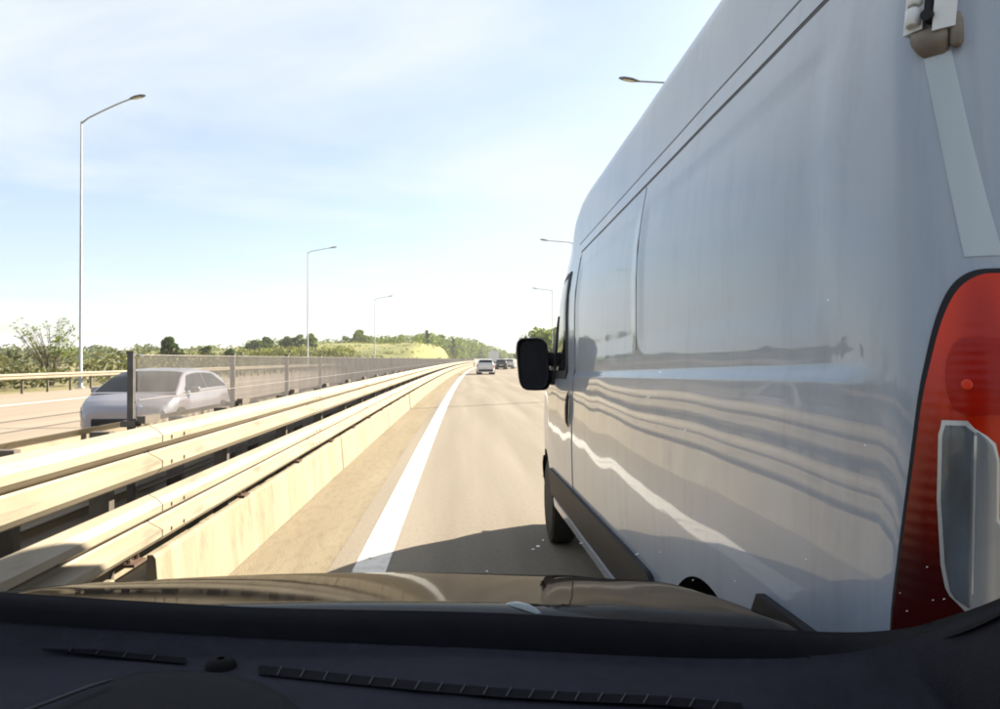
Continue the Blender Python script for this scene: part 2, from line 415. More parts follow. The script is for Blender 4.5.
PW = [(0.012, 0.0), (0.052, 0.02), (0.083, 0.052), (0.083, 0.088), (0.016, 0.124), (0.004, 0.1375), (0.016, 0.151), (0.083, 0.187), (0.083, 0.223), (0.052, 0.255), (0.012, 0.275)]
def wprofile(sgn=1):
    fr = [(x * sgn, z) for x, z in PW]
    bk = [((x - 0.006) * sgn, z) for x, z in PW[::-1]]
    return fr + bk
def beam_mesh(sgn, L):
    mb = MB(); mb.extrude(wprofile(sgn), 0, L)
    # splice bolts near the end of each length
    for zz in (0.07, 0.205):
        for yy in (0.12, 0.30):
            x = 0.083 * sgn
            mb.box(min(x, x + 0.007 * sgn), max(x, x + 0.007 * sgn), yy - 0.009, yy + 0.009, zz - 0.009, zz + 0.009)
    me = mb.mesh('rail_beam', M['galv']); fix_normals(me)
    return me
def guardrail(label, xs, sgn, zs, z_base, y0, n, post_dx, post_sp=1.86, post_y=5.70, spacer=True, foot=False, far=True, post_mat='galv_dark', cat='guardrail', far_to=620):
    t = thing('guardrail', label, cat, road_pt(xs, 0))
    ox, oy, _ = t.location
    me = beam_mesh(sgn, 4.03)
    for k in range(n):
        y = y0 + 4.0 * k
        for zz in zs:
            p = road_pt(xs, y)
            # each length laps a little over the next
            place('rail_beam', me, t, (p[0] - ox, p[1] - oy, zz + 0.0008 * (k % 2)), -heading(y + 2) + 0.0009)
    pm = MB()
    zt = max(zs) + 0.26
    pm.box(-0.05, 0.05, -0.028, 0.028, z_base, zt)
    pme = pm.mesh('post', M[post_mat]); fix_normals(pme)
    sm = MB()
    d = abs(post_dx) - 0.05
    sm.box(0.051, d + 0.008, -0.04, 0.04, 0.06, 0.215)
    sme = sm.mesh('spacer_block', M[post_mat]); fix_normals(sme)
    fm = MB()
    fm.box(0.052, 0.195, -0.07, 0.07, 0.0, 0.016)
    fm.add([(0.05, -0.012, 0.018), (0.15, -0.012, 0.018), (0.05, -0.012, 0.10), (0.05, 0.012, 0.018), (0.15, 0.012, 0.018), (0.05, 0.012, 0.10)],
           [(0, 1, 2), (3, 5, 4), (0, 3, 4, 1), (1, 4, 5, 2), (0, 2, 5, 3)])
    for (a, b) in ((0.155, -0.045), (0.155, 0.045)):
        fm.tube([(a, b, 0.018), (a, b, 0.05)], 0.012, 6)
    fme = fm.mesh('foot_plate', M['rust']); fix_normals(fme)
    k = math.ceil((y0 - post_y) / post_sp)
    while post_y + post_sp * k < y0 + 4 * n:
        y = post_y + post_sp * k
        p = road_pt(xs + post_dx, y)
        l = (p[0] - ox, p[1] - oy, 0)
        a = -heading(y) + (math.pi if sgn < 0 else 0)
        place('post', pme, t, l, a)
        if spacer:
            for zz in zs: place('spacer_block', sme, t, (l[0], l[1], zz), a)
        if foot: place('foot_plate', fme, t, (l[0], l[1], 0.448), a)
        k += 1
    if far:
        ye = y0 + 4 * n
        for zz in zs:
            mb = MB()
            rows = []
            for i in range(48):
                y = ye + (far_to - ye) * i / 47
                row = []
                for x, z in [(v[0] * sgn, v[1]) for v in PW]:
                    p = road_pt(xs + x, y); row.append((p[0] - ox, p[1] - oy, zz + z))
                rows.append(row)
            mb.grid(rows)
            mb.build('far_rail_run', M['galv'], t)
    return t

guardrail('pale double-beam steel guardrail nearest the car, on the concrete base', -1.683, 1, (0.50, 0.870), 0.225, -16.0, 40, -0.16, foot=True)
guardrail('guardrail on the far side of the median, just behind the near double rail', -2.36, -1, (0.44, 0.79), -0.1, -16.0, 40, 0.10, post_sp=2.15, post_y=5.0 + 0.9, spacer=True)
guardrail('single-beam guardrail along the far edge of the opposite carriageway', -20.2, 1, (0.56,), -0.1, -8.0, 36, -0.16, post_sp=2.0, post_y=0.3)
guardrail('guardrail along the right edge of the road beyond the van', 10.9, -1, (0.45,), 0.0, 0.0, 40, 0.16, post_sp=4.0, post_y=2.0)

FX = -2.21
fence = thing('mesh_fence', 'dark steel mesh screen fence standing on the median between guardrails', 'fence', road_pt(FX, 5.0))
fx0, fy0, _ = fence.location
pm = MB()
pm.box(-0.02, 0.02, -0.02, 0.02, -0.1, 1.545)
pm.box(-0.024, 0.024, -0.024, 0.024, 1.545, 1.556)
pme = pm.mesh('fence_post', M['fence']); fix_normals(pme)
pme2 = pm.mesh('fence_post', M['mesh']); fix_normals(pme2)
bm_ = MB()
bm_.box(0.045, 0.10, -0.02, 0.22, 1.07, 1.12)
bm_.box(-0.05, 0.044, -0.05, 0.05, 1.05, 1.09)
bme = bm_.mesh('clamp_block', M['galv_dark']); fix_normals(bme)
SP = 2.15
wm = MB()
n = 116
for i in range(n + 1):
    y = 0.012 + (SP - 0.024) * i / n
    wm.add([(-0.0012, y - 0.0016, 0.62), (0.0012, y - 0.0016, 0.62), (0.0012, y + 0.0016, 0.62), (-0.0012, y + 0.0016, 0.62),
            (-0.0012, y - 0.0016, 1.53), (0.0012, y - 0.0016, 1.53), (0.0012, y + 0.0016, 1.53), (-0.0012, y + 0.0016, 1.53)],
           [(0, 1, 5, 4), (1, 2, 6, 5), (2, 3, 7, 6), (3, 0, 4, 7)])
for i in range(4):
    z = 0.62 + 0.91 * i / 3
    wm.add([(0.003, 0.012, z - 0.0025), (0.008, 0.012, z - 0.0025), (0.008, 0.012, z + 0.0025), (0.003, 0.012, z + 0.0025),
            (0.003, SP - 0.012, z - 0.0025), (0.008, SP - 0.012, z - 0.0025), (0.008, SP - 0.012, z + 0.0025), (0.003, SP - 0.012, z + 0.0025)],
           [(0, 1, 5, 4), (1, 2, 6, 5), (2, 3, 7, 6), (3, 0, 4, 7)])
wme = wm.mesh('mesh_panel', M['mesh']); fix_normals(wme)
NF = 74
for k in range(NF):
    y = 5.0 + SP * k
    p = road_pt(FX, y)
    l = (p[0] - fx0, p[1] - fy0, 0)
    a = -heading(y + 1)
    place('fence_post', pme if k < 3 else pme2, fence, l, a)
    place('clamp_block', bme, fence, l, a)
    place('mesh_panel', wme, fence, (l[0] + 0.036, l[1], 0), a)
mb = MB()
rows = []
for i in range(40):
    y = 5.0 + SP * NF + 12 * i
    p0, p1 = road_pt(FX, y), road_pt(FX, y)
    rows.append([(p0[0] - fx0, p0[1] - fy0, 0.62), (p0[0] - fx0, p0[1] - fy0, 1.5)])
mb.grid(rows)
mb.build('far_mesh_run', M['mesh'], fence)

# ------------------------------------------------------------------ street lamps
def street_lamp(label, x, y, h, arm, dirx, yaw=0.0, rise=0.9, group='street lamps beside the motorway'):
    t = thing('street_lamp', label, 'street lamp', road_pt(x, y, -0.05), -heading(y), group)
    mb = MB()
    mb.tube([(0, 0, 0), (0, 0, 0.9), (0, 0, 0.95), (0, 0, h * 0.5), (0, 0, h)], [0.12, 0.12, 0.085, 0.068, 0.045], 10)
    mb.box(-0.2, 0.2, -0.2, 0.2, 0, 0.05)
    mb.build('pole', M['lamp'], t, smooth=True, sharp=40)
    c, s = math.cos(yaw), math.sin(yaw)
    mb = MB()
    pts = [(0, 0, h - 0.1)]
    for i in range(1, 8):
        f = i / 7
        pts.append((dirx * arm * f * c, arm * f * s, h + rise * (1 - (1 - f) ** 1.15)))
    mb.tube(pts, [0.055] + [0.045] * 7, 8)
    mb.build('arm', M['lamp'], t, smooth=True, sharp=50)
    e = Vector(pts[-1]); d = Vector((dirx * c, s, 0.16)).normalized()
    side = Vector((-d.y, d.x, 0)).normalized(); up = d.cross(side) if d.cross(side).z > 0 else -d.cross(side)
    mb = MB()
    rows = []
    for f, w, hh in ((-0.12, 0.05, 0.05), (0.0, 0.10, 0.08), (0.25, 0.17, 0.11), (0.6, 0.17, 0.10), (0.78, 0.10, 0.05), (0.82, 0.04, 0.03)):
        p = e + d * f
        rows.append([p + side * w * math.cos(q) + up * hh * (math.sin(q) if math.sin(q) > 0 else 0.35 * math.sin(q)) for q in [2 * math.pi * i / 10 for i in range(11)]])
    mb.grid(rows)
    hd = mb.build('lamp_head', M['lamp_head'], t, smooth=True)
    mb = MB()
    rows = []
    for f, w in ((0.15, 0.10), (0.4, 0.13), (0.62, 0.10)):
        p = e + d * f - up * 0.045
        rows.append([p - side * w, p - side * w * 0.5 - up * 0.03, p + side * w * 0.5 - up * 0.03, p + side * w])
    mb.grid(rows)
    mb.build('lamp_glass', M['diffuser'], hd, smooth=True)
    return t
street_lamp('tall nearest grey street lamp on the left with its head against the sky', -20.75, 40.0, 14.35, 3.0, 1, R(-12), 1.05)
street_lamp('middle-distance street lamp on the left behind the grassy slope', -20.9, 92.0, 15.0, 2.9, 1, R(-4), 0.5)
street_lamp('small distant street lamp on the left, above the far trees', -21.4, 146.0, 13.6, 2.8, 1, R(0), 0.5)
street_lamp('street lamp whose arm and head show above the van roof', 11.1, 31.5, 13.55, 3.6, -1, R(0), 0.15)
street_lamp('distant street lamp on the right just left of the van roof front', 10.7, 77.0, 13.9, 2.7, -1, R(0), 0.2)
street_lamp('farthest faint street lamp on the right, above the van mirror', 12.9, 128.0, 13.6, 2.7, -1, R(0), 0.3)

# ------------------------------------------------------------------ terrain and vegetation
def hill_mesh():
    mb = MB()
    rows = []
    for j in range(26):
        v = j / 25
        row = []
        for i in range(60):
            u = i / 59
            x = -105 + 91 * u; y = 165 + 120 * v
            prof = sstep(0, 0.16, u) * (1 - sstep(0.955, 1.0, u)) * (0.62 + 0.38 * sstep(0.2, 0.72, u))
            z = -0.1 + 6.0 * prof * sstep(0.0, 0.32, v) * (1 - sstep(0.7, 1.0, v))
            z += (noise.noise(Vector((x * 0.12, y * 0.09, 0))) * 0.5 + noise.noise(Vector((x * 0.4, y * 0.3, 3))) * 0.2) * prof
            row.append((x + xo(y) * 0.9, y, z))
        rows.append(row)
    mb.grid(rows, flip=True)
    return tag(mb.build('hill', M['hill'], smooth=True), kind='structure')
HILL = hill_mesh()

def leaves(mb, rng, c, r, n, size, flat=1.0, hollow=0.45):
    c = Vector(c)
    for _ in range(n):
        d = Vector((rng.gauss(0, 1), rng.gauss(0, 1), rng.gauss(0, 1) * flat)).normalized()
        rr = (hollow + (1 - hollow) * rng.random() ** 0.5)
        p = c + Vector((d.x * r[0], d.y * r[1], d.z * r[2])) * rr
        a = Vector((rng.gauss(0, 1), rng.gauss(0, 1), rng.gauss(0, 1))).normalized()
        b = a.orthogonal().normalized()
        cc = a.cross(b)
        s = size * rng.uniform(0.6, 1.4)
        mb.add([p - b * s, p + cc * s * 0.55, p + b * s, p - cc * s * 0.55], [(0, 1, 2, 3)])
def crown_mesh(seed, w, h, z0, clumps, per, size, shape='round'):
    rng = random.Random(seed)
    mb = MB()
    for k in range(clumps):
        f = (k + 0.5) / clumps
        zz = z0 + (h - z0) * (0.08 + 0.86 * f)
        if shape == 'cone': env = (1 - f) * 0.95 + 0.12
        elif shape == 'tall': env = math.sin(math.pi * (0.12 + 0.8 * f)) * 0.9 + 0.1
        else: env = math.sin(math.pi * (0.18 + 0.70 * f)) ** 0.7
        a = rng.uniform(0, 6.283); rad = w * env * math.sqrt(rng.random()) * 0.72
        cr = w * (rng.uniform(0.20, 0.32) * (0.3 + 0.7 * env) if shape != 'round' else rng.uniform(0.28, 0.44) * (0.55 + 0.5 * env))
        leaves(mb, rng, (math.cos(a) * rad, math.sin(a) * rad, zz), (cr, cr, cr * 0.75), per, size)
    return mb
def trunk_mesh(seed, w, h, z0):
    rng = random.Random(seed + 99)
    mb = MB()
    r = 0.03 * h / 2
    mb.tube([(0, 0, -0.3), (0.03 * h * rng.uniform(-1, 1) * .3, 0, z0), (rng.uniform(-.1, .1) * w, rng.uniform(-.1, .1) * w, z0 + (h - z0) * 0.75)], [r * 1.2, r * 0.8, r * 0.25], 7)
    for k in range(6):
        a = k * 1.05 + rng.uniform(-.3, .3)
        s = z0 + (h - z0) * rng.uniform(-0.1, 0.4)
        mb.tube([(0, 0, s), (math.cos(a) * w * .35, math.sin(a) * w * .35, s + (h - z0) * .16), (math.cos(a) * w * .65, math.sin(a) * w * .65, s + (h - z0) * .34)], [r * .45, r * .3, r * .1], 5, caps=False)
    return mb
def tree(name, label, x, y, w, h, seed, leaf='leaf_mid', clumps=16, per=70, size=0.28, shape='round', z=0.0, z0=None, cat='tree', group=None):
    t = thing(name, label, cat, (x, y, z - 0.05), random.Random(seed).uniform(0, 6), group)
    if z0 is None: z0 = h * 0.22
    trunk_mesh(seed, w, h, z0).build('trunk', M['bark'], t, smooth=True)
    crown_mesh(seed, w, h, z0, clumps, per, size, shape).build('crown', M[leaf], t)
    return t
def at(px, py, y):
    """Where a sight line meets the distance y."""
    a, b = ray(px, py)
    return a * y, CAM_H + b * y
def tree_at(name, label, px, top, y, wpx, seed, zg=0.0, **k):
    x, zt = at(px, top, y)
    return tree(name, label, x, y, wpx * 1.45 * y / F_PX / 2, zt - zg, seed, z=zg, **k)

tree_at('broadleaf_tree', 'conical leafy tree left of centre, standing behind the passing silver car', 169, 337, 78, 30, 1, shape='cone', clumps=46, leaf='leaf_dark', size=0.3, z0=0.5)
tree_at('broadleaf_tree', 'small pale round tree right of the conical tree', 207, 346, 95, 15, 2, leaf='leaf_pale', clumps=10)
tree_at('broadleaf_tree', 'low round bush-like tree beside the small pale tree', 228, 349, 99, 12, 12, leaf='leaf_dark', clumps=9)
tree_at('broadleaf_tree', 'dark round tree leftmost on the slope behind the fence', 256, 341, 160, 13, 3, leaf='leaf_dark', clumps=12, zg=2.2, size=0.4)
tree_at('broadleaf_tree', 'wider dark tree second from the left on the slope', 266, 338, 166, 17, 4, leaf='leaf_dark', clumps=14, zg=2.4, size=0.4)
tree_at('broadleaf_tree', 'thin pale tree between the dark trees and the lamp on the slope', 285, 337, 172, 11, 5, leaf='leaf_pale', clumps=10, zg=2.6, size=0.4)
tree_at('broadleaf_tree', 'slim pale tree just left of the middle lamp pole', 297, 335, 172, 11, 6, leaf='leaf_pale', clumps=10, zg=2.6, size=0.4)
tree_at('broadleaf_tree', 'green tree directly behind the middle lamp pole', 311, 334, 176, 11, 7, leaf='leaf_mid', clumps=10, zg=2.6, size=0.4)
tree_at('broadleaf_tree', 'round bright green tree on top of the yellow slope', 358, 331, 230, 17, 8, leaf='leaf_mid', clumps=16, zg=4.4, size=0.5)
tree_at('broadleaf_tree', 'greyish half-bare tree left of the round tree on the slope', 343, 336, 232, 14, 9, leaf='leaf_pale', clumps=8, per=36, zg=4.4, size=0.4)
tree_at('conifer_tree', 'dark pointed conifer rising above the left end of the wood', 427, 329, 236, 10, 10, leaf='leaf_dark', shape='cone', clumps=14, size=0.5)
tree_at('conifer_tree', 'small dark pointed conifer above the middle of the wood', 453, 337, 300, 5, 11, leaf='leaf_dark', shape='tall', clumps=12, size=0.45)
tree_at('broadleaf_tree', 'bright green tree showing between the van mirror and the van', 551, 331, 140, 46, 13, leaf='leaf_mid', clumps=26, per=90, size=0.4)
tree_at('broadleaf_tree', 'distant green tree just left of the van mirror', 521, 346, 330, 15, 14, leaf='leaf_mid', clumps=14, size=0.6)

# tall grass tufts over the slope
rng = random.Random(31)
mb = MB()
for k in range(900):
    vi = HILL.data.vertices[rng.randrange(len(HILL.data.vertices))].co
    if vi.z < 0.8: continue
    p = (vi.x + rng.uniform(-1.2, 1.2), vi.y + rng.uniform(-2, 2), vi.z + 0.1)
    leaves(mb, rng, p, (1.0, 1.0, rng.uniform(.25, .6)), 10, 0.28, 0.6)
tag(mb.build('hill_grass', M['leaf_yellow']), 'rough yellow-green grass tufts over the slope', 'grass', kind='stuff')
# half-bare shrub by the nearest lamp: thin upright twigs and a few leaves
bx_, bz_ = at(52, 318, 44)
bush = thing('bare_shrub', 'sparse half-bare shrub left of the nearest lamp pole', 'shrub', (bx_, 44, -0.05))
rng = random.Random(5)
mb, lv = MB(), MB()
for k in range(34):
    a = rng.uniform(0, 6.28); sp = rng.uniform(0.3, 1.9); hh = rng.uniform(2.2, 4.2) * (1.0 - 0.12 * sp)
    p1 = (math.cos(a) * sp * .4, math.sin(a) * sp * .4, hh * .5); p2 = (math.cos(a) * sp, math.sin(a) * sp, hh)
    mb.tube([(0.1 * math.cos(a), .1 * math.sin(a), 0), p1, p2], [0.035, 0.02, 0.006], 4, caps=False)
    for j in range(5):
        q = rng.uniform(.45, 1); b = a + rng.uniform(-1, 1)
        s = Vector(p1).lerp(Vector(p2), q)
        e = s + Vector((math.cos(b) * .3, math.sin(b) * .3, .35))
        mb.tube([s, e], [0.010, 0.004], 3, caps=False)
        if rng.random() < .55: leaves(lv, rng, e, (.18, .18, .18), 5, 0.075)
leaves(lv, rng, (0.5, 0, 2.2), (.7, .7, .6), 160, 0.09)
mb.build('stems', M['bark'], bush)
lv.build('foliage', M['leaf_mid'], bush)

# scrub belt along the far edge of the opposite carriageway (nobody could count it)
rng = random.Random(21)
mb = MB()
for k in range(420):
    y = 14 + 150 * rng.random() ** 1.4
    x = -23.2 - rng.random() ** 1.5 * 8
    h = rng.uniform(0.9, 1.9) * (1.0 + 0.004 * y)
    w = rng.uniform(0.8, 1.8)
    p = road_pt(x, y)
    leaves(mb, rng, (p[0], p[1], h * 0.48), (w, w, h * 0.55), 46, 0.16)
tag(mb.build('scrub', M['leaf_scrub']), 'low olive scrub and tall grass along the opposite roadside', 'scrub', kind='stuff')
# far treeline on the left horizon
rng = random.Random(22)
mb = MB()
for k in range(420):
    y = rng.uniform(190, 300); px = rng.uniform(-60, 345)
    x, zt = at(px, rng.uniform(346, 353) - 9.0 * max(0, noise.noise(Vector((px * 0.045, 0, 5)))), y)
    h = max(zt, 2.2); w = rng.uniform(2, 4.2)
    leaves(mb, rng, (x, y, h * 0.5), (w, w, h * 0.55), 60, 0.5)
tag(mb.build('distant_treeline', M['leaf_band']), 'far olive treeline along the left horizon', 'treeline', kind='stuff')
# yellow-green brush at the foot of the hill
rng = random.Random(23)
mb = MB()
for k in range(130):
    px = rng.uniform(236, 352); y = rng.uniform(150, 164)
    x, zt = at(px, rng.uniform(345, 349), y)
    w = rng.uniform(1.0, 2.2)
    leaves(mb, rng, (x, y, zt * 0.5), (w, w, zt * 0.52), 60, 0.3)
tag(mb.build('roadside_brush', M['leaf_yellow']), 'bright yellow-green brush at the foot of the slope', 'brush', kind='stuff')
# the wood that runs along the left side to the vanishing point
rng = random.Random(24)
mb, mb2 = MB(), MB()
for k in range(210):
    f = rng.random()
    y = 222 + 520 * f ** 1.5
    x = -22.5 - rng.random() * 22 * (1 - 0.3 * f)
    p = road_pt(x, y)
    px = 461 + 728 * p[0] / y
    if px < 418: continue
    top = lerp(px, [415, 426, 445, 470, 490, 505, 520], [336, 332, 337, 339, 345, 351, 355])
    zt = CAM_H + (358 - top) * y / 728 * rng.uniform(0.78, 1.04)
    w = rng.uniform(2.0, 3.8) * (0.8 + y / 900)
    for q in range(5):
        zz = zt * (0.18 + 0.70 * q / 4)
        leaves(mb if rng.random() < .75 else mb2, rng, (p[0] + rng.uniform(-1, 1) * w * .5, p[1] + rng.uniform(-1, 1) * w * .5, zz), (w * .7, w * .7, zt * .2), 46, 0.36 + y / 1600)
w1 = tag(mb.build('distant_wood', M['leaf_mid']), 'green wood along the left of the road towards the vanishing point', 'wood', kind='stuff')
tag(mb2.build('darker_trees', M['leaf_dark'], w1), kind='stuff')
# bushes along the right edge, and the hedge on the ridge of the hill
rng = random.Random(25)
mb = MB()
for k in range(150):
    y = rng.uniform(90, 700); p = road_pt(13.5 + rng.random() * 10, y)
    h = rng.uniform(2.5, 5.0); w = rng.uniform(1.5, 3)
    leaves(mb, rng, (p[0], p[1], h * .5), (w, w, h * .55), 70, 0.4)
tag(mb.build('roadside_thicket', M['leaf_mid']), 'green thicket along the right side of the road behind the van', 'thicket', kind='stuff')
rng = random.Random(26)
mb = MB()
for k in range(110):
    px = rng.uniform(246, 424); y = rng.uniform(226, 246)
    x, zt = at(px, rng.uniform(334, 339) + (4 if px < 360 else 0), y)
    leaves(mb, rng, (x, y, zt - 1.6), (1.9, 1.9, 1.7), 60, 0.36)
tag(mb.build('ridge_hedge', M['leaf_mid']), 'green hedge along the crest of the yellow slope', 'hedge', kind='stuff')

# ------------------------------------------------------------------ cars
def make_car(name, label, loc, rotz, paint, style='hatch', group=None):
    t = thing(name, label, 'car', loc, rotz, group)
    if style == 'hatch':
        L, W, BELT, ROOF = 3.82, 0.875, 0.90, 1.42
        Y = [0, .08, .25, .5, .87, 1.57, 2.57, 3.47, 3.72, 3.82]          # front bumper .. rear bumper (front at 0)
        HZ = [.62, .72, .82, .92, .96, .96, .97, .98, .95, .80]
        HW = [.62, .74, .82, .86, .87, .875, .875, .85, .80, .70]
        gy = [.55, .78, 1.10, 1.42, 1.72, 2.07, 2.47, 2.87, 3.22, 3.52, 3.69]
        gz = [.95, 1.08, 1.26, 1.375, 1.41, 1.42, 1.41, 1.38, 1.31, 1.18, .98]
    else:
        L, W, BELT, ROOF = 4.6, 0.9, 0.92, 1.50
        Y = [0, .1, .35, .95, 1.35, 2.1, 3.2, 4.2, 4.5, 4.6]
        HZ = [.62, .72, .85, .95, .98, .98, 1.0, 1.02, .98, .85]
        HW = [.65, .78, .85, .89, .90, .90, .90, .88, .84, .76]
        gy = [1.1, 1.35, 1.7, 2.0, 2.4, 2.9, 3.4, 3.9, 4.2, 4.42, 4.52]
        gz = [.98, 1.14, 1.36, 1.46, 1.50, 1.50, 1.49, 1.46, 1.40, 1.22, 1.02]
    # dense stations so that the wheel arches read as arches
    wy = (0.70 if style == 'hatch' else 0.8, L - 0.70); wr = 0.31
    st = sorted(set([round(i * 0.05, 3) for i in range(int(L / 0.05) + 1)] + [L]))
    def zb(y):
        z = 0.22
        for c in wy:
            d = abs(y - c)
            if d < wr + 0.05: z = max(z, 0.31 + math.sqrt(max(0, (wr + 0.05) ** 2 - d * d)))
        return z
    body = MB()
    rows = []
    for y in st:
        w, hz, b = lerp(y, Y, HW), lerp(y, Y, HZ), zb(y)
        b = min(b, hz - 0.12)
        half = [(w * 0.93, b), (w, b + (hz - b) * 0.35), (w * 0.99, b + (hz - b) * 0.68), (w * 0.95, hz - 0.03), (w * 0.88, hz), (w * 0.4, hz + 0.02), (0, hz + 0.025)]
        rows.append([(-x, -y, z) for x, z in half] + [(x, -y, z) for x, z in half[-2::-1]])
    body.grid(rows)
    for r in (rows[0], rows[-1]):
        body.add(r, [tuple(range(len(r)))])
    for (u0, u1) in ((0.0, wy[0] - wr - .05), (wy[0] + wr + .05, wy[1] - wr - .05), (wy[1] + wr + .05, L)):
        body.add([(-W * .8, -u0, .23), (W * .8, -u0, .23), (W * .8, -u1, .23), (-W * .8, -u1, .23)], [(0, 1, 2, 3)])
    body.build('body', M[paint], t, smooth=True, sharp=55)
    # cabin
    def gpt(y, s):
        zt = lerp(y, gy, gz); bz = lerp(y, Y, HZ) - 0.01
        wb = lerp(y, Y, HW) * 0.93
        hh = max(zt - bz, 0.005)
        k = min(1, hh / 0.45)
        wt = wb - 0.20 * k
        if s <= 1:
            return (wb + (wt - wb) * s, bz + (hh - 0.06 * k) * s)
        q = s - 1
        return (wt * math.cos(q * math.pi / 2) ** 0.7 if q < 1 else 0.0, bz + hh - 0.06 * k + 0.06 * k * math.sin(q * math.pi / 2))
    gs = [0, .3, .7, 1, 1.15, 1.4, 1.7, 2.0]
    gst = sorted(set([round(gy[0] + (gy[-1] - gy[0]) * i / 44, 4) for i in range(45)]))
    cab = MB()
    rows = []
    for y in gst:
        h = [gpt(y, s) for s in gs]
        rows.append([(-x, -y, z) for x, z in h] + [(x, -y, z) for x, z in h[-2::-1]])
    cab.grid(rows)
    cab.build('cabin', M[paint], t, smooth=True, sharp=60)
    # windows: a little proud of the cabin skin
    sy0, sy1 = gy[2] - 0.12, gy[-2] - 0.10
    for sg in (-1, 1):
        for a, b in ((sy0, (sy0 + sy1) / 2 - .02), ((sy0 + sy1) / 2 + .02, sy1)):
            mb = MB(); rows = []
            for i in range(13):
                y = a + (b - a) * i / 12
                hi = 0.90
                if a == sy0: hi = min(.90, 0.30 + 1.5 * (y - a))
                else: hi = min(.90, 0.35 + 1.1 * (b - y))
                rows.append([(sg * (gpt(y, s)[0] + .006), -y, gpt(y, s)[1]) for s in (0.12, 0.12 + (hi - .12) * .5, hi)])
            mb.grid(rows); mb.build('side_window', M['dark_glass'], t, smooth=True)
        mb = MB(); mb.box(min(sg * W * .98, sg * (W + .16)), max(sg * W * .98, sg * (W + .16)), -(gy[1] + .37), -(gy[1] + .25), 0.94, 1.06)
        mb.build('door_mirror', M[paint], t, bevel=0.03)
        for c in wy:
            wb = MB()
            wb.tube([(sg * (W - .21), -c, .31), (sg * (W - .20), -c, .31), (sg * (W - .02), -c, .31), (sg * (W - .01), -c, .31)], [.27, .31, .31, .27], 22)
            wo = wb.build('wheel', M['rubber'], t, smooth=True, sharp=40)
            rb = MB()
            rb.tube([(sg * (W - .02), -c, .31), (sg * (W + .004), -c, .31)], [.205, .19], 18)
            rb.build('rim', M['rim'], wo, smooth=True, sharp=40)
            ib = MB(); ib.tube([(sg * (W - .55), -c, .33), (sg * (W - .03), -c, .33)], wr + .045, 18)
            ib.build('wheel_well', M['well'], t)
    def topwin(name, y0, y1, n=9):
        mb = MB(); rows = []
        for i in range(n):
            y = y0 + (y1 - y0) * i / (n - 1)
            h = [gpt(y, s) for s in (1.22, 1.4, 1.7, 2.0)]
            rows.append([(-x, -y, z + .006) for x, z in h] + [(x, -y, z + .006) for x, z in h[-2::-1]])
        mb.grid(rows); mb.build(name, M['dark_glass'], t, smooth=True)
    topwin('windscreen', gy[0] + .06, gy[3] - .04)
    topwin('rear_window', gy[-4] + .12, gy[-1] - .06)
    for sg in (-1, 1):
        mb = MB(); rows = []
        for i in range(5):
            y = 0.10 + 0.36 * i / 4
            w, hz = lerp(y, Y, HW), lerp(y, Y, HZ)
            rows.append([(sg * (w * .99 + .008), -y, hz - .20), (sg * (w * 1.0 + .008), -y, hz - .12), (sg * (w * .93 + .004), -y, hz - .02)])
        mb.grid(rows); mb.build('headlight', M['headlight'], t, smooth=True)
        mb = MB(); rows = []
        for i in range(5):
            y = L - .02 - 0.30 * i / 4
            w, hz = lerp(y, Y, HW), lerp(y, Y, HZ)
            rows.append([(sg * (w * 1.0 + .012), -y, hz - .26), (sg * (w * 1.0 + .012), -y, hz - .10), (sg * (w * .94 + .01), -y, hz - .015)])
        mb.grid(rows); mb.build('tail_light', M['tail_red'], t, smooth=True)
    mb = MB(); mb.box(-W * .78, W * .78, -L - .03, -L + .06, .30, .50); mb.build('rear_bumper', M['black_plastic'], t, bevel=.02)
    mb = MB(); mb.box(-.26, .26, -L - .045, -L - .031, .56, .67); mb.build('number_plate', M['plate'], t)
    mb = MB(); mb.box(-.5, .5, -.02, .04, .34, .52); mb.build('grille', M['black_plastic'], t, bevel=.02)
    return t
# silver car passing the other way (its front faces the camera's side: rotated by 180 degrees)
make_car('passenger_car', 'silver-white hatchback passing the other way behind the mesh fence', (-6.15, 13.5, -0.1), R(180), 'silver_car')
def ahead(px, y): return (road_pt(0, y)[0] * 0 + at(px, 358, y)[0], y, 0)
make_car('passenger_car', 'white car ahead in the left lane, nearest of the distant cars', tuple(Vector(ahead(487, 70)) + Vector((0, 4.6, 0))), -heading(72), 'white_car', 'suv')
make_car('passenger_car', 'small dark car far ahead, right of the white car', tuple(Vector(ahead(502.5, 104)) + Vector((0, 4.6, 0))), -heading(104), 'dark_car', 'suv')
make_car('passenger_car', 'small white car far ahead, rightmost of the distant traffic', tuple(Vector(ahead(510.5, 112)) + Vector((0, 4.6, 0))), -heading(110), 'white_car', 'suv')
